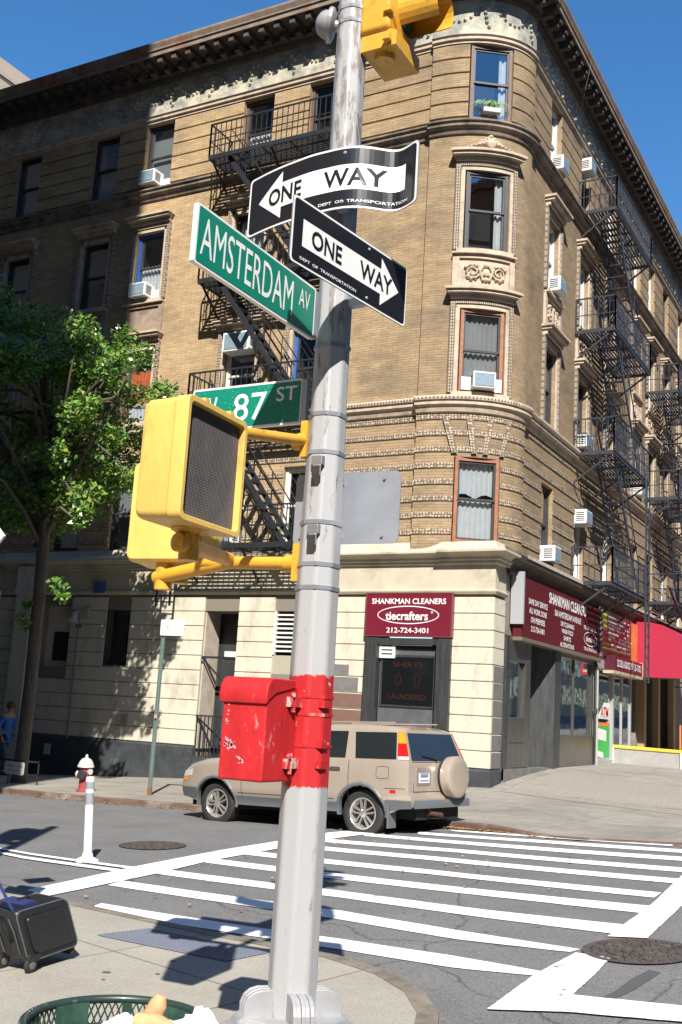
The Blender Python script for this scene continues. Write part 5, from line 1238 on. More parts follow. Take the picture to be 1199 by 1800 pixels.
t = thing('plastic_bag', (-2.02, 2.66, .70), 'crumpled white plastic bag stuffed in the litter bin', 'bag')
m = MB(); crumple(m, (-1.98, 2.72, .775), .13, .12, .085, 4, .28, 30); crumple(m, (-1.90, 2.78, .825), .06, .05, .065, 9, .35, 24); crumple(m, (-2.09, 2.66, .80), .075, .05, .06, 2, .35, 24); crumple(m, (-1.95, 2.66, .82), .08, .05, .04, 6, .4, 24); m.obj('bag_film', mat('white_plastic', (.80, .80, .82), .3, spec=.6), t, smooth=True)
t = thing('bread_roll', (-2.05, 2.64, .8), 'tan torn bread crusts on the white bag in the litter bin', 'bread')
m = MB(); M = Matrix.Rotation(.5, 3, 'X'); m.tube([(-2.03, 2.70, .84), (-2.02, 2.70, .87), (-2.005, 2.71, .905), (-2.0, 2.715, .925)], [.020, .027, .026, .014], 12); m.tube([(-2.04, 2.66, .845), (-2.01, 2.635, .862), (-1.96, 2.65, .866), (-1.90, 2.68, .85)], [.014, .032, .030, .012], 12)
m.obj('crust', mat('crust', (.62, .32, .15), .7, var=.25, vscale=14), t, smooth=True)

# suitcase
t = thing('suitcase', (-5.0, 5.35, .1), 'black wheeled cabin suitcase tilted on its wheels, blue handle bars rising left', 'suitcase')
e1 = Vector((0, .99, .085)).normalized(); e2 = Vector((0, -.46, .89)).normalized(); e3 = Vector((1, 0, 0)); o_ = Vector((-5.02, 5.27, .165))
def bag(u, v, w_): return o_+e1*u+e2*v+e3*w_
def rbox(m, u0, u1, v0, v1, w0, w1, r=.04):
    pr_ = [(a+(u0+u1)/2, b+(v0+v1)/2) for a, b in rrect(u1-u0, v1-v0, r)]; m.prism(pr_, lambda a, b, d: bag(a, b, d), w0, w1)
m = MB(); rbox(m, 0, .45, 0, .355, -.125, .125, .045); m.obj('case_body', BAGM, t, bevel=.022, seg=3, smooth=True)
m = MB(); rbox(m, .06, .40, .05, .30, .12, .142, .035); m.obj('front_pocket', BAGM, t, bevel=.01, smooth=True)
m = MB()
q_ = [bag(a+.225, b+.1775, .118) for a, b in rrect(.44, .345, .05)]; m.tube(q_+[q_[0]], .005, 6)
q_ = [bag(a+.225, b+.1775, -.118) for a, b in rrect(.44, .345, .05)]; m.tube(q_+[q_[0]], .005, 6)
m.tube([bag(-.002, .05, .07), bag(-.006, .2, .075), bag(-.003, .30, .05)], .004, 6); m.tube([bag(-.002, .05, -.06), bag(-.006, .2, -.065), bag(-.003, .30, -.05)], .004, 6)
m.obj('piping', mat('piping_grey', (.10, .10, .11), .35), t)
m = MB(); m.tube([bag(-.01, .30, -.02), bag(-.03, .22, 0), bag(-.01, .12, .02)], .010, 8); m.tube([bag(.12, .36, 0), bag(.14, .385, 0), bag(.24, .385, 0), bag(.26, .36, 0)], .012, 8); m.obj('carry_handle', BAGM, t, smooth=True)
BLU = mat('blue_anodised', (.06, .10, .36), .3, .5)
for w_ in (-.075, .075):
    m = MB(); m.tube([bag(.035, .33, w_), bag(-.12, .95, w_)], .0095, 8); m.obj('handle_bar', BLU, t, smooth=True)
m = MB(); m.tube([bag(-.12, .95, -.09), bag(-.12, .95, .09)], .016, 10); m.obj('grip', BAGM, t, smooth=True)
m = MB(); rbox(m, .10, .22, .345, .385, -.10, .10, .012); m.obj('blue_tab', mat('navy_cloth', (.02, .025, .10), .7), t)
for w_ in (-.115, .115):
    c = bag(.02, -.01, w_); c.z = zn(c.x, c.y)+.045
    m = MB(); m.lathe(c-Vector((.016, 0, 0)), (1, 0, 0), [(.030, 0), (.043, .002), (.046, .008), (.046, .024), (.043, .030), (.030, .032)], 24); wh = m.obj('wheel', RUBBER, t, smooth=True)
    m = MB(); m.lathe(c-Vector((.020, 0, 0)), (1, 0, 0), [(.012, -.002), (.024, 0), (.024, .040), (.012, .042)], 18); m.obj('hub', mat('hub_grey', (.13, .12, .12), .5), wh, smooth=True)
    m = MB(); m.box(c+Vector((0, .01, .045)), (.05, .09, .05)); m.obj('wheel_housing', BAGM, t, bevel=.012)
m = MB(); m.box(bag(.40, -.02, 0), (.22, .03, .06)); m.obj('foot', RUBBER, t, bevel=.01)

# delineator
LEAN = (-.085, 0, 1)
x, y = -7.90, 9.21; z0 = zr(x, y); t = thing('delineator_post', (x, y, z0), 'white flexible lane post with grey reflective bands on the left lane line', 'post')
m = MB(); m.lathe((x, y, z0), (0, 0, 1), [(.125, 0), (.12, .02), (.09, .035), (.06, .05), (.05, .09)], 24); m.lathe((x, y, z0+.06), LEAN, [(.045, 0), (.043, .06), (.043, .80), (.035, .808), (.01, .81)], 24); m.obj('post_body', SWHITE, t, smooth=True)
m = MB()
for a, b in ((.58, .70), (.74, .815)): m.lathe((x, y, z0+.06), LEAN, [(.0445, a-.06), (.0445, b-.06)], 24)
m.obj('reflective_band', mat('reflector_grey', (.25, .27, .30), .3), t, smooth=True)
# manhole covers
def manhole(x, y, R_, label, seed):
    t = thing('manhole_cover', (x, y, zr(x, y)), label, 'manhole cover', 'cast iron manhole covers'); h = lambda a, b: zr(a, b)+.004
    MM = mat('manhole_iron', (.10, .085, .078), .55, .3, var=.35, vscale=14)
    pf = lambda r, a, d: Vector((x+r*cos(a), y+r*sin(a), zr(x+r*cos(a), y+r*sin(a))+d))
    m = MB(); m.grid(lambda a, r: pf(r, a, .008), frange(0, 2*pi, 48), [0.001, R_*.5, R_*.93]); m.grid(lambda a, r: pf(r, a, .012), frange(0, 2*pi, 48), [R_*.95, R_*1.08, R_*1.1]); m.obj('iron_lid', MM, t, recalc=False)
    m = MB()
    for k in range(26):
        for j in range(1, 6):
            a = k*2*pi/26+(j % 2)*.12; r = R_*(.14+.15*j)
            m.box(pf(r, a, .012), (.022+.004*j, .012, .012), Matrix.Rotation(a+(.7 if (k+j) % 2 else -.7), 3, 'Z'))
    for r in (.12, .33, .62, .88):
        for k in range(48): m.bar(pf(R_*r, k*pi/24, .011), pf(R_*r, (k+.8)*pi/24, .011), .012, .010)
    m.obj('raised_pattern', MM, t, recalc=False)
manhole(-8.17, 10.66, .36, 'round iron manhole cover in the lane behind the white lane post', 1)
manhole(-1.80, 7.72, .34, 'round iron manhole cover with a cast pattern at the right end of the crosswalk', 2)
m = MB(); q_ = [(-5.25, 6.30), (-5.07, 6.66), (-3.92, 6.45), (-4.03, 6.12)]
f_ = lambda u, v: Vector((lerp(lerp(q_[0][0], q_[3][0], u), lerp(q_[1][0], q_[2][0], u), v), lerp(lerp(q_[0][1], q_[3][1], u), lerp(q_[1][1], q_[2][1], u), v), 0))
def f2(u, v, d=.006): p_ = f_(u, v); p_.z = zn(p_.x, p_.y)+d; return p_
t = thing('tactile_plate', f2(.5, .5), 'blue-grey studded metal plate set in the pavement corner', 'plate')
m.grid(lambda u, v: f2(u, v), frange(0, 1, 10), frange(0, 1, 4)); m.obj('plate_sheet', mat('plate_blue', (.21, .225, .27), .6, var=.12, vscale=5), t, recalc=False)
m = MB()
for i in range(46):
    for j in range(12): m.box(f2((i+.5)/46, (j+.5)/12, .008), (.013, .013, .007))
m.obj('studs', mat('stud_blue', (.16, .175, .22), .5), t, recalc=False)
# leaves in the gutter and gum
m = MB(); LM = [mat('leaf_brown', (.22, .12, .04), .7), mat('leaf_orange', (.42, .20, .05), .7), mat('leaf_yellow', (.45, .33, .07), .7), mat('litter_white', (.6, .6, .58), .7)]
rg = random.Random(31)
for k in range(520):
    if k < 330: x = rg.uniform(-15, -4.4) if rg.random() < .55 else rg.gauss(-5.6, .5); y = kerb_y(x)-abs(rg.gauss(0, .06))-.02; z = zr(x, y)+.014
    elif k < 440: x = rg.uniform(-14, -2); y = rg.uniform(kerb_y(x)+.1, 20); z = zs(x, y)+.012
    else: x = rg.uniform(-7, -2); y = rg.uniform(7.5, 13); z = zr(x, y)+.018
    m.use(LM[rg.choice([0, 1, 1, 2, 0]) if rg.random() < .93 else 3]); s_ = rg.uniform(.012, .04) if k < 330 else rg.uniform(.008, .03); a = rg.uniform(0, 6.3)
    m.face([(x+s_*cos(a+b), y+s_*sin(a+b)*.8, z+rg.uniform(0, .012)) for b in (0, 1.3, 2.6, 3.9, 5.1)])
tag(m.obj('fallen_leaves', None, None, recalc=False), 'brown and orange fallen leaves along the far kerb', 'leaves', None, 'stuff')

# hydrant
x, y = -13.58, 15.55; z0 = zs(x, y); t = thing('fire_hydrant', (x, y, z0), 'dark red fire hydrant with a silver dome cap at the far kerb', 'hydrant')
HR = mat('hydrant_red', (.30, .055, .06), .5, var=.2, vscale=9); HS = mat('hydrant_silver', (.62, .58, .52), .45, .2, var=.15, vscale=8)
m = MB(); m.lathe((x, y, z0), (0, 0, 1), [(.135, 0), (.135, .03), (.10, .05), (.092, .30), (.098, .34), (.105, .42), (.125, .44)], 20); m.obj('barrel', HR, t, smooth=True)
m = MB(); m.lathe((x, y, z0+.44), (0, 0, 1), [(.15, -.01), (.15, .02), (.135, .04), (.12, .09), (.08, .14), (.03, .16), (.025, .19), (.02, .215), (.005, .22)], 20); m.obj('dome_cap', HS, t, smooth=True)
m = MB(); m.lathe((x-.08, y, z0+.30), (-1, -.1, 0), [(.05, 0), (.05, .05), (.065, .055), (.065, .09), (.02, .10), (.02, .13)], 14); m.lathe((x+.08, y-.0, z0+.36), (1, -.2, 0), [(.04, 0), (.055, .03), (.055, .05)], 12); m.obj('side_cap', HS, t, smooth=True)
m = MB(); m.lathe((x+.02, y-.07, z0+.30), (.25, -1, 0), [(.07, 0), (.07, .05), (.08, .06), (.08, .09), (.03, .10)], 16); m.obj('steamer_cap', mat('hydrant_dark', (.03, .03, .035), .4), t, smooth=True)

# parking sign on its post
x, y = -12.38, 15.94; z0 = zs(x, y); t = thing('parking_sign', (x, y, z0), 'small white parking sign on a tall thin green-grey steel post by the hydrant', 'road sign')
PG = mat('post_green', (.13, .18, .165), .5, var=.15, vscale=4)
m = MB(); m.bb((x-.035, y-.012, z0), (x+.035, y, 3.30)); m.bb((x-.035, y-.035, z0), (x-.025, y-.012, 3.30)); m.bb((x+.025, y-.035, z0), (x+.035, y-.012, 3.30)); m.obj('post', PG, t)
m = MB(); m.bb((x-.04, y-.04, z0), (x+.04, y+.006, z0+.14)); m.obj('post_sleeve', mat('sleeve_rust', (.20, .10, .05), .7), t)
fn = lambda a, b, d=0: Vector((x+.21+a, y-.045-d, 3.155+b))
m = MB(); m.prism(rrect(.53, .29, .03), fn, 0, .004); SP = m.obj('sign_sheet', SWHITE, t)
m = MB(); ff = lambda a, b: fn(a, b, .006); ring(m, ff, -.10, .0, .085, .085, .012, 24); text(m, 'P', ff, -.10, 0, .05, .09, 0); m.face([ff(-.16, .055), ff(-.15, .065), ff(-.04, -.055), ff(-.05, -.065)])
m.face([ff(.0, -.115), ff(.2, -.115), ff(.2, -.105), ff(0, -.105)]); m.obj('faded_symbol', mat('faded_red', (.62, .40, .42), .6), SP, recalc=False)
m = MB(); m.box((x, y-.04, 1.55), (.05, .01, .07)); m.obj('sticker', mat('sticker_pink', (.6, .3, .28), .6), t)

# lamp on the wall
t = thing('wall_lamp', (-19.38, 21.2, 3.8), 'grey cone-shaped floodlight on the shaded stone wall above its conduit', 'lamp')
m = MB(); m.lathe((-19.42, 21.25, 3.98), (0, -.25, -1), [(.05, 0), (.07, .06), (.09, .12), (.14, .24), (.145, .27)], 18); m.obj('lamp_shade', mat('lamp_grey', (.40, .39, .38), .5), t, smooth=True)
m = MB(); m.tube([(-19.42, 21.45, 4.05), (-19.42, 21.25, 4.0)], .03, 8); m.bb((-19.30, 21.36, 3.85), (-19.08, 21.45, 4.12)); m.obj('arm_box', mat('box_grey', (.32, .31, .30), .5), t, bevel=.01)
m = MB(); m.bb((-19.0, 21.36, 4.5), (-18.65, 21.44, 4.78)); tag(m.obj('blue_wall_sign', mat('dull_blue', (.05, .10, .25), .5)), 'small dark blue plate high on the shaded wall beside the barred window', 'sign')

# ------------------------------------------------------------------ tree
def leafmat(name, c):
    m = bpy.data.materials.new(name); m.use_nodes = True; N = m.node_tree.nodes; L = m.node_tree.links; b = N['Principled BSDF']
    b.inputs['Base Color'].default_value = (*c, 1); b.inputs['Roughness'].default_value = .32; b.inputs['Specular IOR Level'].default_value = .55
    tr = N.new('ShaderNodeBsdfTranslucent'); tr.inputs[0].default_value = (c[0]*1.5, c[1]*1.6, c[2]*.8, 1); mx = N.new('ShaderNodeMixShader'); mx.inputs[0].default_value = .22
    L.new(b.outputs[0], mx.inputs[1]); L.new(tr.outputs[0], mx.inputs[2]); L.new(mx.outputs[0], N['Material Output'].inputs[0]); return m
LMS = [leafmat('leaf_mid', (.10, .20, .032)), leafmat('leaf_light', (.17, .30, .055)), leafmat('leaf_dark', (.05, .12, .025)), leafmat('leaf_yellow', (.26, .30, .07))]
BARK = mat('bark', (.10, .082, .062), .9, var=.35, vscale=5, bump=.8, bscale=14, stretch=(3, 3, .5))
tx, ty = -15.95, 16.35; tz = zs(tx, ty)
TREE = thing('street_tree', (tx, ty, tz), 'leafy street tree at the left, dark in the building shade, right side sunlit', 'tree')
lobes = []
Y_ = 16.4
lit = [(-15.15, 9.25, .55), (-14.75, 9.35, .42), (-14.7, 8.85, .6), (-15.3, 8.6, .55), (-14.1, 8.45, .5), (-13.75, 8.15, .42), (-14.55, 8.1, .5), (-15.35, 7.95, .42), (-15.75, 7.3, .5), (-15.1, 7.35, .6), (-14.5, 7.45, .45), (-14.3, 6.95, .4), (-15.9, 6.5, .5), (-15.3, 6.55, .55), (-14.8, 6.3, .5), (-15.35, 5.95, .42), (-14.6, 5.75, .48), (-14.3, 5.35, .32), (-15.9, 5.85, .32), (-14.1, 6.3, .35), (-13.95, 7.7, .35), (-14.0, 8.95, .3), (-14.35, 5.1, .25)]
rg = random.Random(21)
for x, z, r in lit: lobes.append((Vector((x, Y_+rg.uniform(-.9, .9), z)), r*.82, 1))
for k in range(95):
    x = rg.uniform(-19.6, -15.6); top = lerp(11.6, 9.6, (x+19.6)/4); z = rg.uniform(5.4, top)
    lobes.append((Vector((x, Y_+rg.uniform(-2.4, 2.2), z)), rg.uniform(.42, .75), 0))
for k in range(10): lobes.append((Vector((rg.uniform(-16.8, -14.3), Y_+rg.uniform(.6, 2.4), rg.uniform(6, 9.3))), rg.uniform(.35, .5), 0))
for x, z, r in ((-15.35, 4.0, .22), (-15.2, 3.75, .16), (-16.15, 3.25, .24), (-16.1, 3.6, .14)): lobes.append((Vector((x, 16.2, z)), r, 2))
m = MB()
for c, r, kind in lobes:
    n = int((300 if kind == 1 else 250)*(r/.5)**2) if kind < 2 else 60
    for k in range(n):
        d = Vector((rg.gauss(0, 1), rg.gauss(0, 1), rg.gauss(0, 1))).normalized()*r*(rg.random()**.45); d.z *= .8
        p_ = c+d; s_ = rg.uniform(.045, .085); a = rg.uniform(0, 2*pi)
        nv = Vector((rg.gauss(.15, .5), rg.gauss(-.45, .5), rg.gauss(.75, .4))).normalized(); t1 = nv.cross(Vector((cos(a), sin(a), .1))).normalized(); t2 = nv.cross(t1)
        m.use(LMS[rg.choice([0, 0, 0, 1, 1, 2, 2, 3])])
        m.face([p_-t1*s_, p_-t1*s_*.3+t2*s_*.55, p_+t1*s_*.9, p_-t1*s_*.3-t2*s_*.55]) if k % 3 else m.face([p_-t1*s_, p_-t1*s_*.2+t2*s_*.7-nv*s_*.2, p_+t1*s_*.8, p_-t1*s_*.2-t2*s_*.7-nv*s_*.2])
m.obj('crown', None, TREE, recalc=False)
m = MB(); m.tube([(tx, ty, tz-.1), (tx, ty, tz+.25), (tx+.02, ty, 2), (tx-.02, ty, 4), (tx-.1, ty, 5.6), (tx-.35, ty, 7.5), (tx-.7, ty, 9.6)], [.20, .145, .13, .125, .12, .09, .04], 14); m.obj('trunk', BARK, TREE, smooth=True)
m = MB()
for k, (c, r, kind) in enumerate(lobes):
    if kind == 2 or (kind == 0 and k % 3): continue
    b0 = Vector((tx-.1-.1*(k % 3), ty, 4.8+(k % 7)*.45)); mid = b0.lerp(c, .5)+Vector((0, 0, .35))
    m.tube([b0, b0.lerp(mid, .5)+Vector((0, 0, .1)), mid, mid.lerp(c, .6), c+Vector((.1, 0, .1))], [.055, .045, .032, .02, .008], 6)
m.obj('limbs', BARK, TREE, recalc=False, smooth=True)
t = thing('kerb_sign', (-15.65, 15.9, tz), 'small white two-line dog notice on a low rail at the tree pit', 'sign')
fn = lambda a, b, d=0: Vector((-15.62+a, 15.86-d, .40+b)); m = MB(); m.prism(rrect(.50, .24, .04), fn, 0, .01); m.obj('notice_board', SWHITE, t)
m = MB(); text(m, 'Please Curb', lambda a, b: fn(a, b, .013), 0, .05, .38, .05, 0); text(m, 'Your Dog', lambda a, b: fn(a, b, .013), 0, -.04, .32, .05, 0); m.obj('lettering', mat('faded_green', (.10, .2, .14), .6), t, recalc=False)
m = MB()
for a in (-1.1, -.2, .55): m.bb((-15.62+a, 15.9, tz-.05), (-15.60+a, 15.92, tz+.48))
m.bb((-16.8, 15.9, tz+.44), (-15.05, 15.92, tz+.47)); m.bb((-16.8, 15.9, tz+.2), (-15.05, 15.92, tz+.22)); m.obj('low_rail', IRON, t)

# ------------------------------------------------------------------ background and off-frame things that shade or show at the edge
t = thing('apartment_tower', (-84, 72, 0), 'pale beige apartment tower far behind the roofline at the upper left edge', 'building')
TB = mat('beige_tower', (.42, .33, .25), .8, var=.1, vscale=.3)
m = MB(); m.bb((-110, 69, 0), (-84.3, 95, 66.6)); m.bb((-108, 70, 66.6), (-85.0, 93, 68.6)); m.bb((-84.3, 69.5, 66.1), (-84.1, 95, 66.6)); m.obj('wall', TB, t)
m = MB()
for k in range(14):
    for x in (-84.4, -88, -92): m.bb((x-.8, 68.93, 60.9-k*3.1), (x+.7, 69, 62.8-k*3.1))
for k in range(4): m.bb((-83.2, 71+k*5, 59.6), (-83.12, 73+k*5, 61.3))
m.obj('window', mat('tower_glass', (.08, .10, .13), .15), t)
t = thing('apartment_block', (-20, -5, 0), 'tall brown brick block across the side street, outside the left edge, casting the shade', 'building')
m = MB(); m.bb((-120, -25, -1), (-7.74, 3.0, 78)); m.obj('wall', mat('shade_brick', (.20, .13, .085), .9, var=.1), t)  # extra height added to keep sky light off the shaded wall
m = MB()
for k in range(12):
    for j in range(12):
        m.bb((-7.74, 1.5-j*2.3-1, 4+k*3.2), (-7.70, 1.5-j*2.3, 6+k*3.2)); m.bb((-9.5-j*2.6, 3.0, 4+k*3.2), (-8.5-j*2.6, 3.04, 6+k*3.2))
m.obj('window', mat('block_glass', (.03, .035, .04), .1), t)
t = thing('edge_pole', (-6.9, 5.5, .1), 'grey pole with a blue panel and white plate, just touching the left edge', 'pole')
m = MB(); m.tube([(-6.9, 5.5, .05), (-6.9, 5.5, 6.4)], .07, 12); m.bar((-6.9, 5.5, 2.2), (-6.0, 5.49, 2.2), .03); m.obj('shaft', ALU, t, smooth=True)
m = MB(); m.bb((-6.05, 5.46, 1.93), (-5.735, 5.5, 2.47)); m.obj('blue_panel', mat('panel_blue', (.02, .13, .48), .4), t)
m = MB(); m.box((-5.93, 5.48, 2.80), (.35, .02, .20), Matrix.Rotation(radians(-48), 3, 'Y')); m.obj('white_plate', SWHITE, t)
m = MB(); m.bb((-7.3, 5.3, 4.9), (-7.0, 5.6, 5.9)); m.bb((-7.4, 5.45, 4.55), (-6.95, 5.48, 4.8)); m.obj('signal_head', YEL, t)

for k, (x0, y0, x1, y1, h, c) in enumerate(((19, -70, 40, 2, 33, (.22, .13, .09)), (19, 15, 40, 260, 34, (.30, .24, .17)), (-7.74, -60, -7.7, -25, 24, (.2, .12, .09)), (-9, -100, 45, -72, 45, (.2, .17, .14)))):  # unseen blocks added to cut sky light and fill window reflections
    if k == 2: continue
    t = thing('apartment_block', ((x0+x1)/2, (y0+y1)/2, 0), ('reddish brick block across the avenue, south of the side street, outside the view', 'tan block across the avenue, north of the side street, outside the view', '', 'brown block closing the avenue far behind the camera, outside the view')[k], 'building')
    m = MB(); m.bb((x0, y0, -1), (x1, y1, h)); m.bb((x0-.4, y0-.4, h), (x1+.4, y1+.4, h+.6)); m.obj('wall', mat('block_wall%d' % k if False else ('block_red', 'block_tan', '', 'block_brown')[k], c, .9, var=.1), t)
    m = MB()
    for f in range(9):
        if k < 2:
            for j in range(int((y1-y0)/2.6)-1): m.bb((x0-.04, y0+1.2+j*2.6, 4.5+f*3.2), (x0, y0+2.3+j*2.6, 6.3+f*3.2))
        else:
            for j in range(int((x1-x0)/2.6)-1): m.bb((x0+1.2+j*2.6, y1, 4.5+f*3.2), (x0+2.3+j*2.6, y1+.04, 6.3+f*3.2))
    m.obj('window', MATS['block_glass'], t)

# ------------------------------------------------------------------ the car
PAINTC = mat('champagne_paint', (.48, .40, .325), .28, .35, var=.04, coat=.9)
CLAD = mat('grey_cladding', (.13, .14, .15), .5, .1); CDARK = mat('car_dark_glass', (.016, .020, .022), .03, spec=1.0, coat=.5); CBLK = mat('under_black', (.008, .008, .008), .9)
CHROME = mat('chrome', (.6, .6, .6), .15, .9)
Fc, Rc = Vector((-9.39, 13.57, .135)), Vector((-6.77, 13.22, .245))
F3 = (Fc-Rc); WB = F3.length; F3.normalize(); L3 = F3.cross(Vector((0, 0, 1))).normalized()*-1; U3 = F3.cross(L3)
if U3.z < 0: U3 = -U3
L3 = Vector((0, 0, 1)).cross(F3).normalized(); U3 = F3.cross(L3)
CAR = thing('parked_car', Rc-L3*.76-F3*.03+Vector((0, 0, -.065)), 'beige small off-roader with a hard-covered spare wheel, partly behind the silver pole', 'car')
CAR.scale = (.985, .90, .945); CAR.rotation_euler = Matrix((F3, L3, U3)).transposed().to_euler()
def ztop(f):
    pts = [(-.86, 1.58), (-.70, 1.61), (-.5, 1.64), (0, 1.66), (.8, 1.66), (1.25, 1.64), (1.5, 1.57), (2.2, 1.13), (2.3, 1.10), (2.9, 1.03), (3.2, .95), (3.34, .86), (3.42, .70)]
    for (a, b), (c, d) in zip(pts, pts[1:]):
        if f <= c: return lerp(b, d, (f-a)/(c-a))
    return .7
def zbot(f): return .36 if -.4 < f < 3.0 else (.36+.10*sm(-.4, -.8, f) if f < 0 else .36+.05*sm(3.0, 3.4, f))
def hw(f, z):
    w_ = .80+.075*sm(.35, .62, z)-.02*sm(.9, 1.12, z)
    if z > 1.10: w_ -= (z-1.10)*.30
    k = 1-.16*max(0, (f-2.75)/.67)**2-.05*max(0, (-.45-f)/.41)**2
    return w_*k
def shear(f, z): return .20*max(0, -.42-f)+.17*sm(.1, -.86, f)*max(0, (z-1.05)/.55)+.02*sm(-.5, -.86, f)*(1 if z > .62 else -1)
def side(f, z, d=0, sg=1): return Vector((f+shear(f, z), sg*(hw(f, z)+d), z))
def section(f):
    zb, zt = zbot(f), ztop(f); pts = []; n = 18
    for i in range(n+1): z = lerp(zb, zt-.06, i/n); pts.append((hw(f, z), z))
    y = pts[-1][0]; pts += [(y-.015, zt-.035), (y-.045, zt-.014), (y-.09, zt)]
    for k in (.66, .33): pts.append(((y-.09)*k, zt+.018*(1-k)))
    pts.append((0, zt+.018)); return pts
fs_ = sorted(set([round(v, 4) for v in frange(-.86, 3.42, 130)]))
m = MB(); secs = [section(f) for f in fs_]; np_ = len(secs[0])
for i in range(len(fs_)-1):
    for j in range(np_-1):
        zc = (secs[i][j][1]+secs[i][j+1][1])/2; fc = (fs_[i]+fs_[i+1])/2
        if j < 18 and any((fc-wx)**2+(zc-.345)**2 < .395**2 for wx in (0, WB)): continue
        for sg in (1, -1):
            q = [(fs_[i], *secs[i][j]), (fs_[i+1], *secs[i+1][j]), (fs_[i+1], *secs[i+1][j+1]), (fs_[i], *secs[i][j+1])]
            q = [(f+shear(f, z), sg*y, z) for f, y, z in q]
            m.face(q if sg > 0 else q[::-1])
for idx in (0, len(fs_)-1):
    S_ = secs[idx]; f = fs_[idx]
    for j in range(np_-1):
        a, b = S_[j], S_[j+1]; m.face([(f+shear(f, a[1]), a[0], a[1]), (f+shear(f, b[1]), b[0], b[1]), (f+shear(f, b[1]), -b[0], b[1]), (f+shear(f, a[1]), -a[0], a[1])])
BODY = m.obj('car_body', PAINTC, CAR, smooth=True, local=True)
m = MB(); m.bb((-.75, -.60, .28), (3.3, .60, .85)); m.bb((-.5, -.78, .72), (.5, .78, .76)); m.bb((WB-.5, -.78, .72), (WB+.5, .78, .76)); m.bb((.42, -.77, .30), (WB-.42, .77, .40)); m.obj('underbody', CBLK, CAR, local=True)
def patch(m, poly, d, sg=1, n=6):   # quad (f,z) corners: bl, br, tr, tl
    (a, b, c, e) = poly
    def f(u, v):
        x = lerp(lerp(a[0], b[0], u), lerp(e[0], c[0], u), v); z = lerp(lerp(a[1], b[1], u), lerp(e[1], c[1], u), v); return side(x, z, d, sg)
    m.grid(f, frange(0, 1, n), frange(0, 1, n))
def unshear(x, z):   # f such that f+shear = x
    f = x
    for _ in range(12): f = x-shear(f, z)
    return f
def sp(*pts): return [(unshear(x, z), z) for x, z in pts]
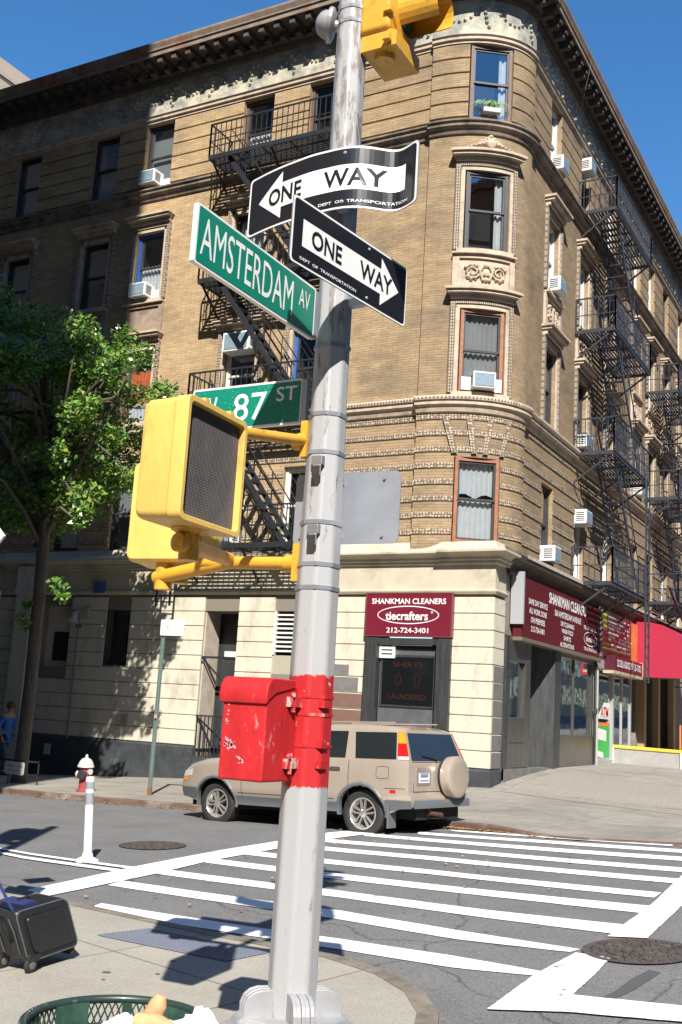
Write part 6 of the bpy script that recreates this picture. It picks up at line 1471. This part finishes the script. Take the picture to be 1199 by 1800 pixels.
for sg in (1, -1):
    for nm, q in (('rear_side_window', sp((-.56, 1.135), (.10, 1.135), (.18, 1.545), (-.49, 1.545))), ('rear_door_window', sp((.27, 1.135), (1.02, 1.135), (1.02, 1.555), (.30, 1.555))), ('front_door_window', sp((1.10, 1.135), (2.0, 1.135), (1.48, 1.53), (1.10, 1.545)))):
        m = MB(); patch(m, q, .004, sg, 10); m.obj(nm, CDARK, CAR, local=True, recalc=False, smooth=True)
    m = MB(); patch(m, sp((-.745, 1.13), (-.58, 1.13), (-.505, 1.555), (-.60, 1.555)), .006, sg); TLm = m.obj('tail_light', mat('lens_red', (.55, .012, .012), .15, coat=.8), CAR, local=True, recalc=False)
    m = MB(); patch(m, sp((-.66, 1.38), (-.54, 1.38), (-.512, 1.55), (-.60, 1.55)), .009, sg); m.obj('amber_lens', mat('lens_amber', (.85, .28, .02), .15, coat=.8), TLm, local=True, recalc=False)
    m = MB(); patch(m, sp((-.74, 1.135), (-.585, 1.135), (-.58, 1.18), (-.73, 1.18)), .009, sg); m.obj('white_lens', mat('lens_white', (.75, .6, .6), .2), TLm, local=True, recalc=False)
    m = MB()   # seams
    for x in (.20, 1.06, 2.12):
        for z0_, z1_ in zip(frange(.42, 1.10, 8), frange(.42, 1.10, 8)[1:]): m.bar(side(x, z0_, .001, sg), side(x, z1_, .001, sg), .007, .004, (0, 1, 0))
    for x0, x1 in zip(frange(.45, 2.2, 8), frange(.45, 2.2, 8)[1:]): m.bar(side(x0, .52, .002, sg), side(x1, .52, .002, sg), .006, .004)
    P_ = [side(unshear(-.36+a, .93+b), .93+b, .002, sg) for a, b in rrect(.20, .18, .04)]; m.tube(P_+[P_[0]], .003, 5)
    for z in (.70,):
        for x0, x1 in zip(frange(-.80, -.40, 5), frange(-.80, -.40, 5)[1:]): m.bar(side(x0, z, .001, sg), side(x1, z, .001, sg), .006, .006)
    m.obj('door_seam', CBLK, CAR, local=True)
    for x in (.42, 1.28):
        m = MB(); m.prism(rrect(.19, .055, .025), lambda a, b, d: side(x+a, .965+b, d, sg), .002, .016); m.obj('door_handle', CHROME, CAR, local=True, smooth=True)
    m = MB()   # cladding: arches, sills, bumpers
    for wx in (0, WB):
        an = [a for a in frange(-.28, pi+.28, 30)]; vs = []
        for a0, a1 in zip(an, an[1:]):
            for (r0_, d0), (r1_, d1) in (((.378, -.05), (.378, .016)), ((.378, .016), (.405, .022)), ((.405, .022), (.425, .004))):
                q = []
                for a, r, d in ((a0, r0_, d0), (a1, r0_, d0), (a1, r1_, d1), (a0, r1_, d1)):
                    z = .345+r*sin(a); x = wx+r*cos(a); q.append(side(x, max(z, .3), d, sg))
                m.face(q)
    patch(m, [(.40, .34), (WB-.40, .34), (WB-.40, .47), (.40, .47)], .014, sg, 8)
    patch(m, [(-.86, .44), (-.36, .40), (-.40, .54), (-.86, .54)], .014, sg, 6); patch(m, [(WB+.38, .40), (3.42, .42), (3.42, .56), (WB+.40, .56)], .014, sg, 6)
    m.obj('lower_cladding', CLAD, CAR, local=True, recalc=False, smooth=True)
    m = MB(); m.box((-.435, sg*.74, .33), (.02, .22, .34)); m.obj('mud_flap', CLAD, CAR, local=True, bevel=.005)
    m = MB(); patch(m, [(-.62, .64), (-.50, .64), (-.50, .68), (-.62, .68)], .006, sg); m.obj('side_marker', mat('lens_red', (.55, .012, .012), .15), CAR, local=True, recalc=False)
    m = MB(); patch(m, [(3.26, .66), (3.38, .66), (3.36, .72), (3.26, .72)], .006, sg); m.obj('front_marker', mat('lens_amber', (.85, .28, .02), .15), CAR, local=True, recalc=False)
    m = MB(); patch(m, [(3.14, .74), (3.38, .72), (3.33, .82), (3.12, .86)], .006, sg); m.obj('headlight', mat('headlamp', (.55, .55, .52), .1, coat=.8), CAR, local=True, recalc=False)
    m = MB(); m.tube([(1.95, sg*.84, 1.12), (1.95, sg*.93, 1.15)], .02, 8); m.box((1.95, sg*.99, 1.18), (.09, .17, .12)); m.obj('wing_mirror', PAINTC, CAR, local=True, bevel=.03, seg=3)
    # wheels
    for wx in (0, WB):
        c = Vector((wx, sg*.79, .335)); O = Vector((0, sg, 0))
        m = MB(); m.lathe(c, O, [(.215, -.20), (.30, -.20), (.330, -.17), (.335, -.10), (.335, -.04), (.328, -.01), (.30, .012), (.25, .014), (.215, .0)], 44, cap=False); W_ = m.obj('tyre', RUBBER, CAR, local=True, smooth=True)
        RIM = mat('alloy', (.56, .54, .52), .25, .7, var=.1)
        m = MB(); m.lathe(c, O, [(.218, -.05), (.218, .004), (.205, .010), (.195, .0), (.185, -.06), (.17, -.08)], 40, cap=False)
        m.lathe(c, O, [(.055, -.06), (.055, -.008), (.035, .002), (.0, .003)], 20, cap=False)
        for k in range(5):
            a = k*2*pi/5+.3+(1 if wx else 0); e = Vector((cos(a), 0, sin(a))); t2 = Vector((-sin(a), 0, cos(a)))
            for s2 in (-1, 1): m.faces([c+e*.04+t2*s2*.008-O*.0, c+e*.205+t2*s2*.030-O*.006, c+e*.205+t2*s2*.052-O*.006, c+e*.04+t2*s2*.030-O*.0, c+e*.04+t2*s2*.008-O*.04, c+e*.205+t2*s2*.030-O*.04, c+e*.205+t2*s2*.052-O*.04, c+e*.04+t2*s2*.030-O*.04], [(0,1,2,3),(0,4,5,1),(3,2,6,7),(1,5,6,2),(0,3,7,4)])
        m.obj('rim', RIM, W_, local=True, smooth=True)
        m = MB(); m.lathe(c, O, [(.20, -.10), (.20, -.085), (.01, -.085)], 30); m.obj('brake_disc', mat('brake_dark', (.05, .035, .03), .6, .4), W_, local=True)
def rear(y, z, d=0): return Vector((-.86+shear(-.86, z)-d, y, z))
m = MB(); m.grid(lambda u, v: rear(lerp(-1, 1, u)*lerp(.72, .63, v), lerp(1.12, 1.54, v), .006), frange(0, 1, 8), frange(0, 1, 4)); m.obj('rear_window', mat('blue_tint_glass', (.02, .035, .06), .05, spec=.8), CAR, local=True, recalc=False)  # blue of the reflection put into the glass colour
m = MB(); m.bar(rear(.05, 1.14, .02), rear(.42, 1.20, .02), .015); m.tube([rear(.05, 1.13, .0), rear(.05, 1.13, .03)], .02, 8); m.obj('rear_wiper', CBLK, CAR, local=True)
m = MB()
for y in (.70, -.70): m.bar(rear(y, .66, .002), rear(y, 1.1, .002), .006)
m.bar(rear(-.70, .66, .002), rear(.70, .66, .002), .006); m.bar(rear(-.70, 1.10, .002), rear(.70, 1.10, .002), .006); m.obj('tailgate_seam', CBLK, CAR, local=True)
m = MB(); m.prism(rrect(.40, .27, .03), lambda a, b, d: rear(.42+a, .88+b, d), .0, .006); m.obj('plate_recess', mat('recess', (.30, .26, .22), .4, .4), CAR, local=True)
m = MB(); m.prism(rrect(.30, .155, .01), lambda a, b, d: rear(.42+a, .86+b, d), .008, .012); LP = m.obj('licence_plate', mat('plate_white', (.6, .62, .66), .4), CAR, local=True)
m = MB(); m.box(rear(.42, .89, .014), (.003, .20, .035)); m.box(rear(.42, .82, .014), (.003, .24, .012)); m.box(rear(.42, .925, .014), (.003, .24, .012)); m.obj('plate_marks', mat('plate_ink', (.12, .15, .3), .5), LP, local=True)
m = MB(); m.grid(lambda u, v: rear(lerp(-.80, .80, u), lerp(.44, .55, v), .035+.025*(1-(2*u-1)**4)*(1 if v < .99 else .4)), frange(0, 1, 12), [0, .3, .8, 1]); m.obj('rear_bumper', CLAD, CAR, local=True, recalc=False, smooth=True)
m = MB(); sc = rear(-.27, .88, .0); m.lathe(sc, (-1, 0, 0), [(.30, .0), (.31, .03), (.31, .13)], 44, cap=False); m.obj('spare_tyre', RUBBER, CAR, local=True, smooth=True)
m = MB(); m.lathe(sc, (-1, 0, 0), [(.316, .05), (.32, .15), (.31, .18), (.28, .198), (.2, .205), (.0, .21)], 44, cap=False); m.obj('spare_wheel_cover', PAINTC, CAR, local=True, smooth=True)
m = MB(); m.tube([(-.70, .30, .37), (-1.0, .33, .36)], .028, 10); m.tube([(-.55, .25, .38), (-.75, .29, .38)], .07, 12); m.obj('exhaust_pipe', mat('exhaust_rust', (.12, .07, .05), .6, .5), CAR, local=True, smooth=True)
# windscreen
m = MB(); m.grid(lambda u, v: Vector((lerp(2.14, 1.56, v), lerp(-1, 1, u)*lerp(.74, .62, v), ztop(lerp(2.14, 1.56, v))+.022)), frange(0, 1, 6), frange(0, 1, 5)); m.obj('windscreen', CDARK, CAR, local=True, recalc=False)
m = MB()
for sg in (-1, 1): m.bar((-.4, sg*.60, 1.70), (1.1, sg*.60, 1.705), .025, .02)
m.obj('roof_rail', PAINTC, CAR, local=True)

def squash(o):
    for c in o.children:
        if c.data and not c.data.get('done'):
            c.data['done'] = 1
            for v in c.data.vertices:
                if v.co.z > .72: v.co.z = .72+(v.co.z-.72)*.90
        squash(c)
squash(CAR)

# ------------------------------------------------------------------ person in the shade
def skin_obj(name, joints, edges, mt, parent, sub=2):
    me = bpy.data.meshes.new(name); org = parent.location
    me.from_pydata([tuple(Vector(j[0])-org) for j in joints], edges, [])
    o = bpy.data.objects.new(name, me); COL.objects.link(o); o.parent = parent; me.materials.append(mt)
    sk = o.modifiers.new('skin', 'SKIN'); sv = me.skin_vertices[0].data
    for i, j in enumerate(joints): r = j[1]; sv[i].radius = r if isinstance(r, tuple) else (r, r); sv[i].use_root = (i == 0)
    sk.use_smooth_shade = True; sb = o.modifiers.new('sub', 'SUBSURF'); sb.levels = sub; sb.render_levels = sub
    return o
hx, hy = -19.75, 19.6; hz = zs(hx, hy); B0 = Vector((hx, hy, hz))
PE = thing('person', B0, 'person in a blue jacket and jeans walking in the deep shade behind the tree trunk', 'person')
V = lambda x, y, z: B0+Vector((x, y, z))
SK = mat('skin', (.32, .18, .12), .6); JK = mat('blue_jacket', (.03, .13, .42), .7, var=.15, vscale=8); JN = mat('jeans', (.05, .07, .12), .8, var=.2, vscale=10); HAIR = mat('hair_brown', (.10, .045, .02), .6)
J = [(V(0, 0, .92), .13), (V(.02, 0, 1.10), .125), (V(.06, 0, 1.30), (.15, .12)), (V(.08, 0, 1.42), .10), (V(.10, 0, 1.50), .05), (V(.12, 0, 1.60), (.075, .085)), (V(.13, 0, 1.68), (.07, .085)),
     (V(.07, -.19, 1.38), .06), (V(.02, -.26, 1.12), .045), (V(.16, -.26, .93), .033), (V(.07, .19, 1.38), .06), (V(-.02, .25, 1.12), .045), (V(-.06, .24, .88), .033),
     (V(.02, -.10, .86), .09), (V(.16, -.10, .50), .058), (V(.14, -.10, .10), .04), (V(.28, -.11, .04), .035), (V(-.02, .10, .86), .09), (V(-.12, .10, .48), .058), (V(-.36, .10, .14), .04), (V(-.27, .10, .04), .033)]
E_ = [(0,1),(1,2),(2,3),(3,4),(4,5),(5,6),(3,7),(7,8),(8,9),(3,10),(10,11),(11,12),(0,13),(13,14),(14,15),(15,16),(0,17),(17,18),(18,19),(19,20)]
body = skin_obj('body', J, E_, SK, PE)
grow = lambda L_, g: [(p, (r[0]+g, r[1]+g) if isinstance(r, tuple) else r+g) for p, r in L_]
jk = grow([J[i] for i in (0, 1, 2, 3, 7, 8, 10, 11)], .018); jk += [(J[8][0].lerp(J[9][0], .85), .05), (J[11][0].lerp(J[12][0], .85), .05), (J[0][0]-Vector((0, 0, .06)), .15)]
skin_obj('jacket', jk, [(0,1),(1,2),(2,3),(3,4),(4,5),(5,8),(3,6),(6,7),(7,9),(0,10)], JK, PE)
jn = grow([J[i] for i in (0, 13, 14, 15, 17, 18, 19)], .016); skin_obj('trousers', jn, [(0,1),(1,2),(2,3),(0,4),(4,5),(5,6)], JN, PE)
m = MB(); c = V(.105, 0, 1.665); m.lathe(c, (-.25, 0, 1), [(.095, -.09), (.11, -.03), (.10, .04), (.06, .085), (.0, .10)], 16); m.obj('hair', HAIR, PE, smooth=True)
m = MB()
for sy in (-.033, .033): m.lathe(V(.205, sy, 1.645), (1, 0, 0), [(.012, -.01), (.010, .004), (.0, .008)], 8)
m.obj('eyes', CBLK, body, smooth=True)
m = MB(); m.tube([V(.20, 0, 1.64), V(.235, 0, 1.61), V(.205, 0, 1.60)], [.008, .016, .01], 8); m.tube([V(.20, -.03, 1.57), V(.212, 0, 1.568), V(.20, .03, 1.57)], .007, 6)
for sy in (-.085, .085): m.lathe(V(.12, sy, 1.63), (0, 1 if sy > 0 else -1, 0), [(.028, -.01), (.024, .012), (.01, .015)], 10)
m.obj('face_features', SK, body, smooth=True)
for wr, d in ((J[9][0], Vector((.35, 0, -.93))), (J[12][0], Vector((-.05, 0, -1)))):
    d.normalize(); sdv = Vector((0, 1, 0)); hj = [(wr, .028), (wr+d*.05, (.036, .022)), (wr+d*.09, (.038, .018))]; he = [(0, 1), (1, 2)]
    for k in range(4):
        b_ = len(hj); o_ = sdv*(k-1.5)*.02; hj += [(wr+d*.10+o_, .009), (wr+d*(.13+.008*(k in (1, 2)))+o_+Vector((.008, 0, 0)), .008), (wr+d*(.155+.012*(k in (1, 2)))+o_+Vector((.022, 0, 0)), .007)]; he += [(2, b_), (b_, b_+1), (b_+1, b_+2)]
    b_ = len(hj); hj += [(wr+d*.06-sdv*.04+Vector((.02, 0, 0)), .010), (wr+d*.10-sdv*.05+Vector((.03, 0, 0)), .008)]; he += [(1, b_), (b_, b_+1)]
    skin_obj('hand', hj, he, SK, PE, 1)
for J0, J1 in ((J[15][0], J[16][0]), (J[19][0], J[20][0])):
    m = MB(); m.tube([J0+Vector((-.05, 0, -.05)), J0+Vector((.0, 0, -.04)), J1+Vector((.0, 0, .01)), J1+Vector((.05, 0, -.005))], [.035, .05, .045, .025], 10); m.obj('shoe', mat('shoe_dark', (.03, .03, .03), .6), PE, smooth=True)

m = MB(); m.tube([(-7.4, 25.65, 19.25), (-7.62, 25.85, 18.6), (-8.06, 26.7, 17.9)], .004, 5); tag(m.obj('hanging_wire', mat('wire_grey', (.3, .3, .3), .5)), 'thin slack wire hanging from the avenue cornice down to the wall', 'wire')
m = MB(); rg = random.Random(5)
for k in range(70):
    x, y = rg.uniform(-9, -1.8), rg.uniform(.5, 7.3)
    if any(abs(x-a) < 3 for a in (-4,)) and y < 6.6: 
        r = rg.uniform(.012, .03); m.face([(x+r*cos(a)*rg.uniform(.7, 1.2), y+r*sin(a), zn(x, y)+.003) for a in frange(0, 2*pi, 8)[:-1]])
tag(m.obj('gum_spots', mat('gum', (.10, .095, .085), .8), None, recalc=False), 'flattened dark gum spots scattered on the near pavement', 'gum', None, 'stuff')

m = MB(); q_ = [(-7.7, 21.0), (-2.2, 19.2), (-2.2, 23.0), (-7.6, 25.5)]
m.grid(lambda u, v: (lambda x, y: (x, y, zs(max(x, -8.09), y)+.005))(lerp(lerp(q_[0][0], q_[1][0], u), lerp(q_[3][0], q_[2][0], u), v), lerp(lerp(q_[0][1], q_[1][1], u), lerp(q_[3][1], q_[2][1], u), v)), frange(0, 1, 14), frange(0, 1, 10))
struct(m.obj('pavement_patch', rough_mat('pebbled_concrete', (.19, .175, .145), (.36, .33, .28), 34, .4, stain=.3), recalc=False))
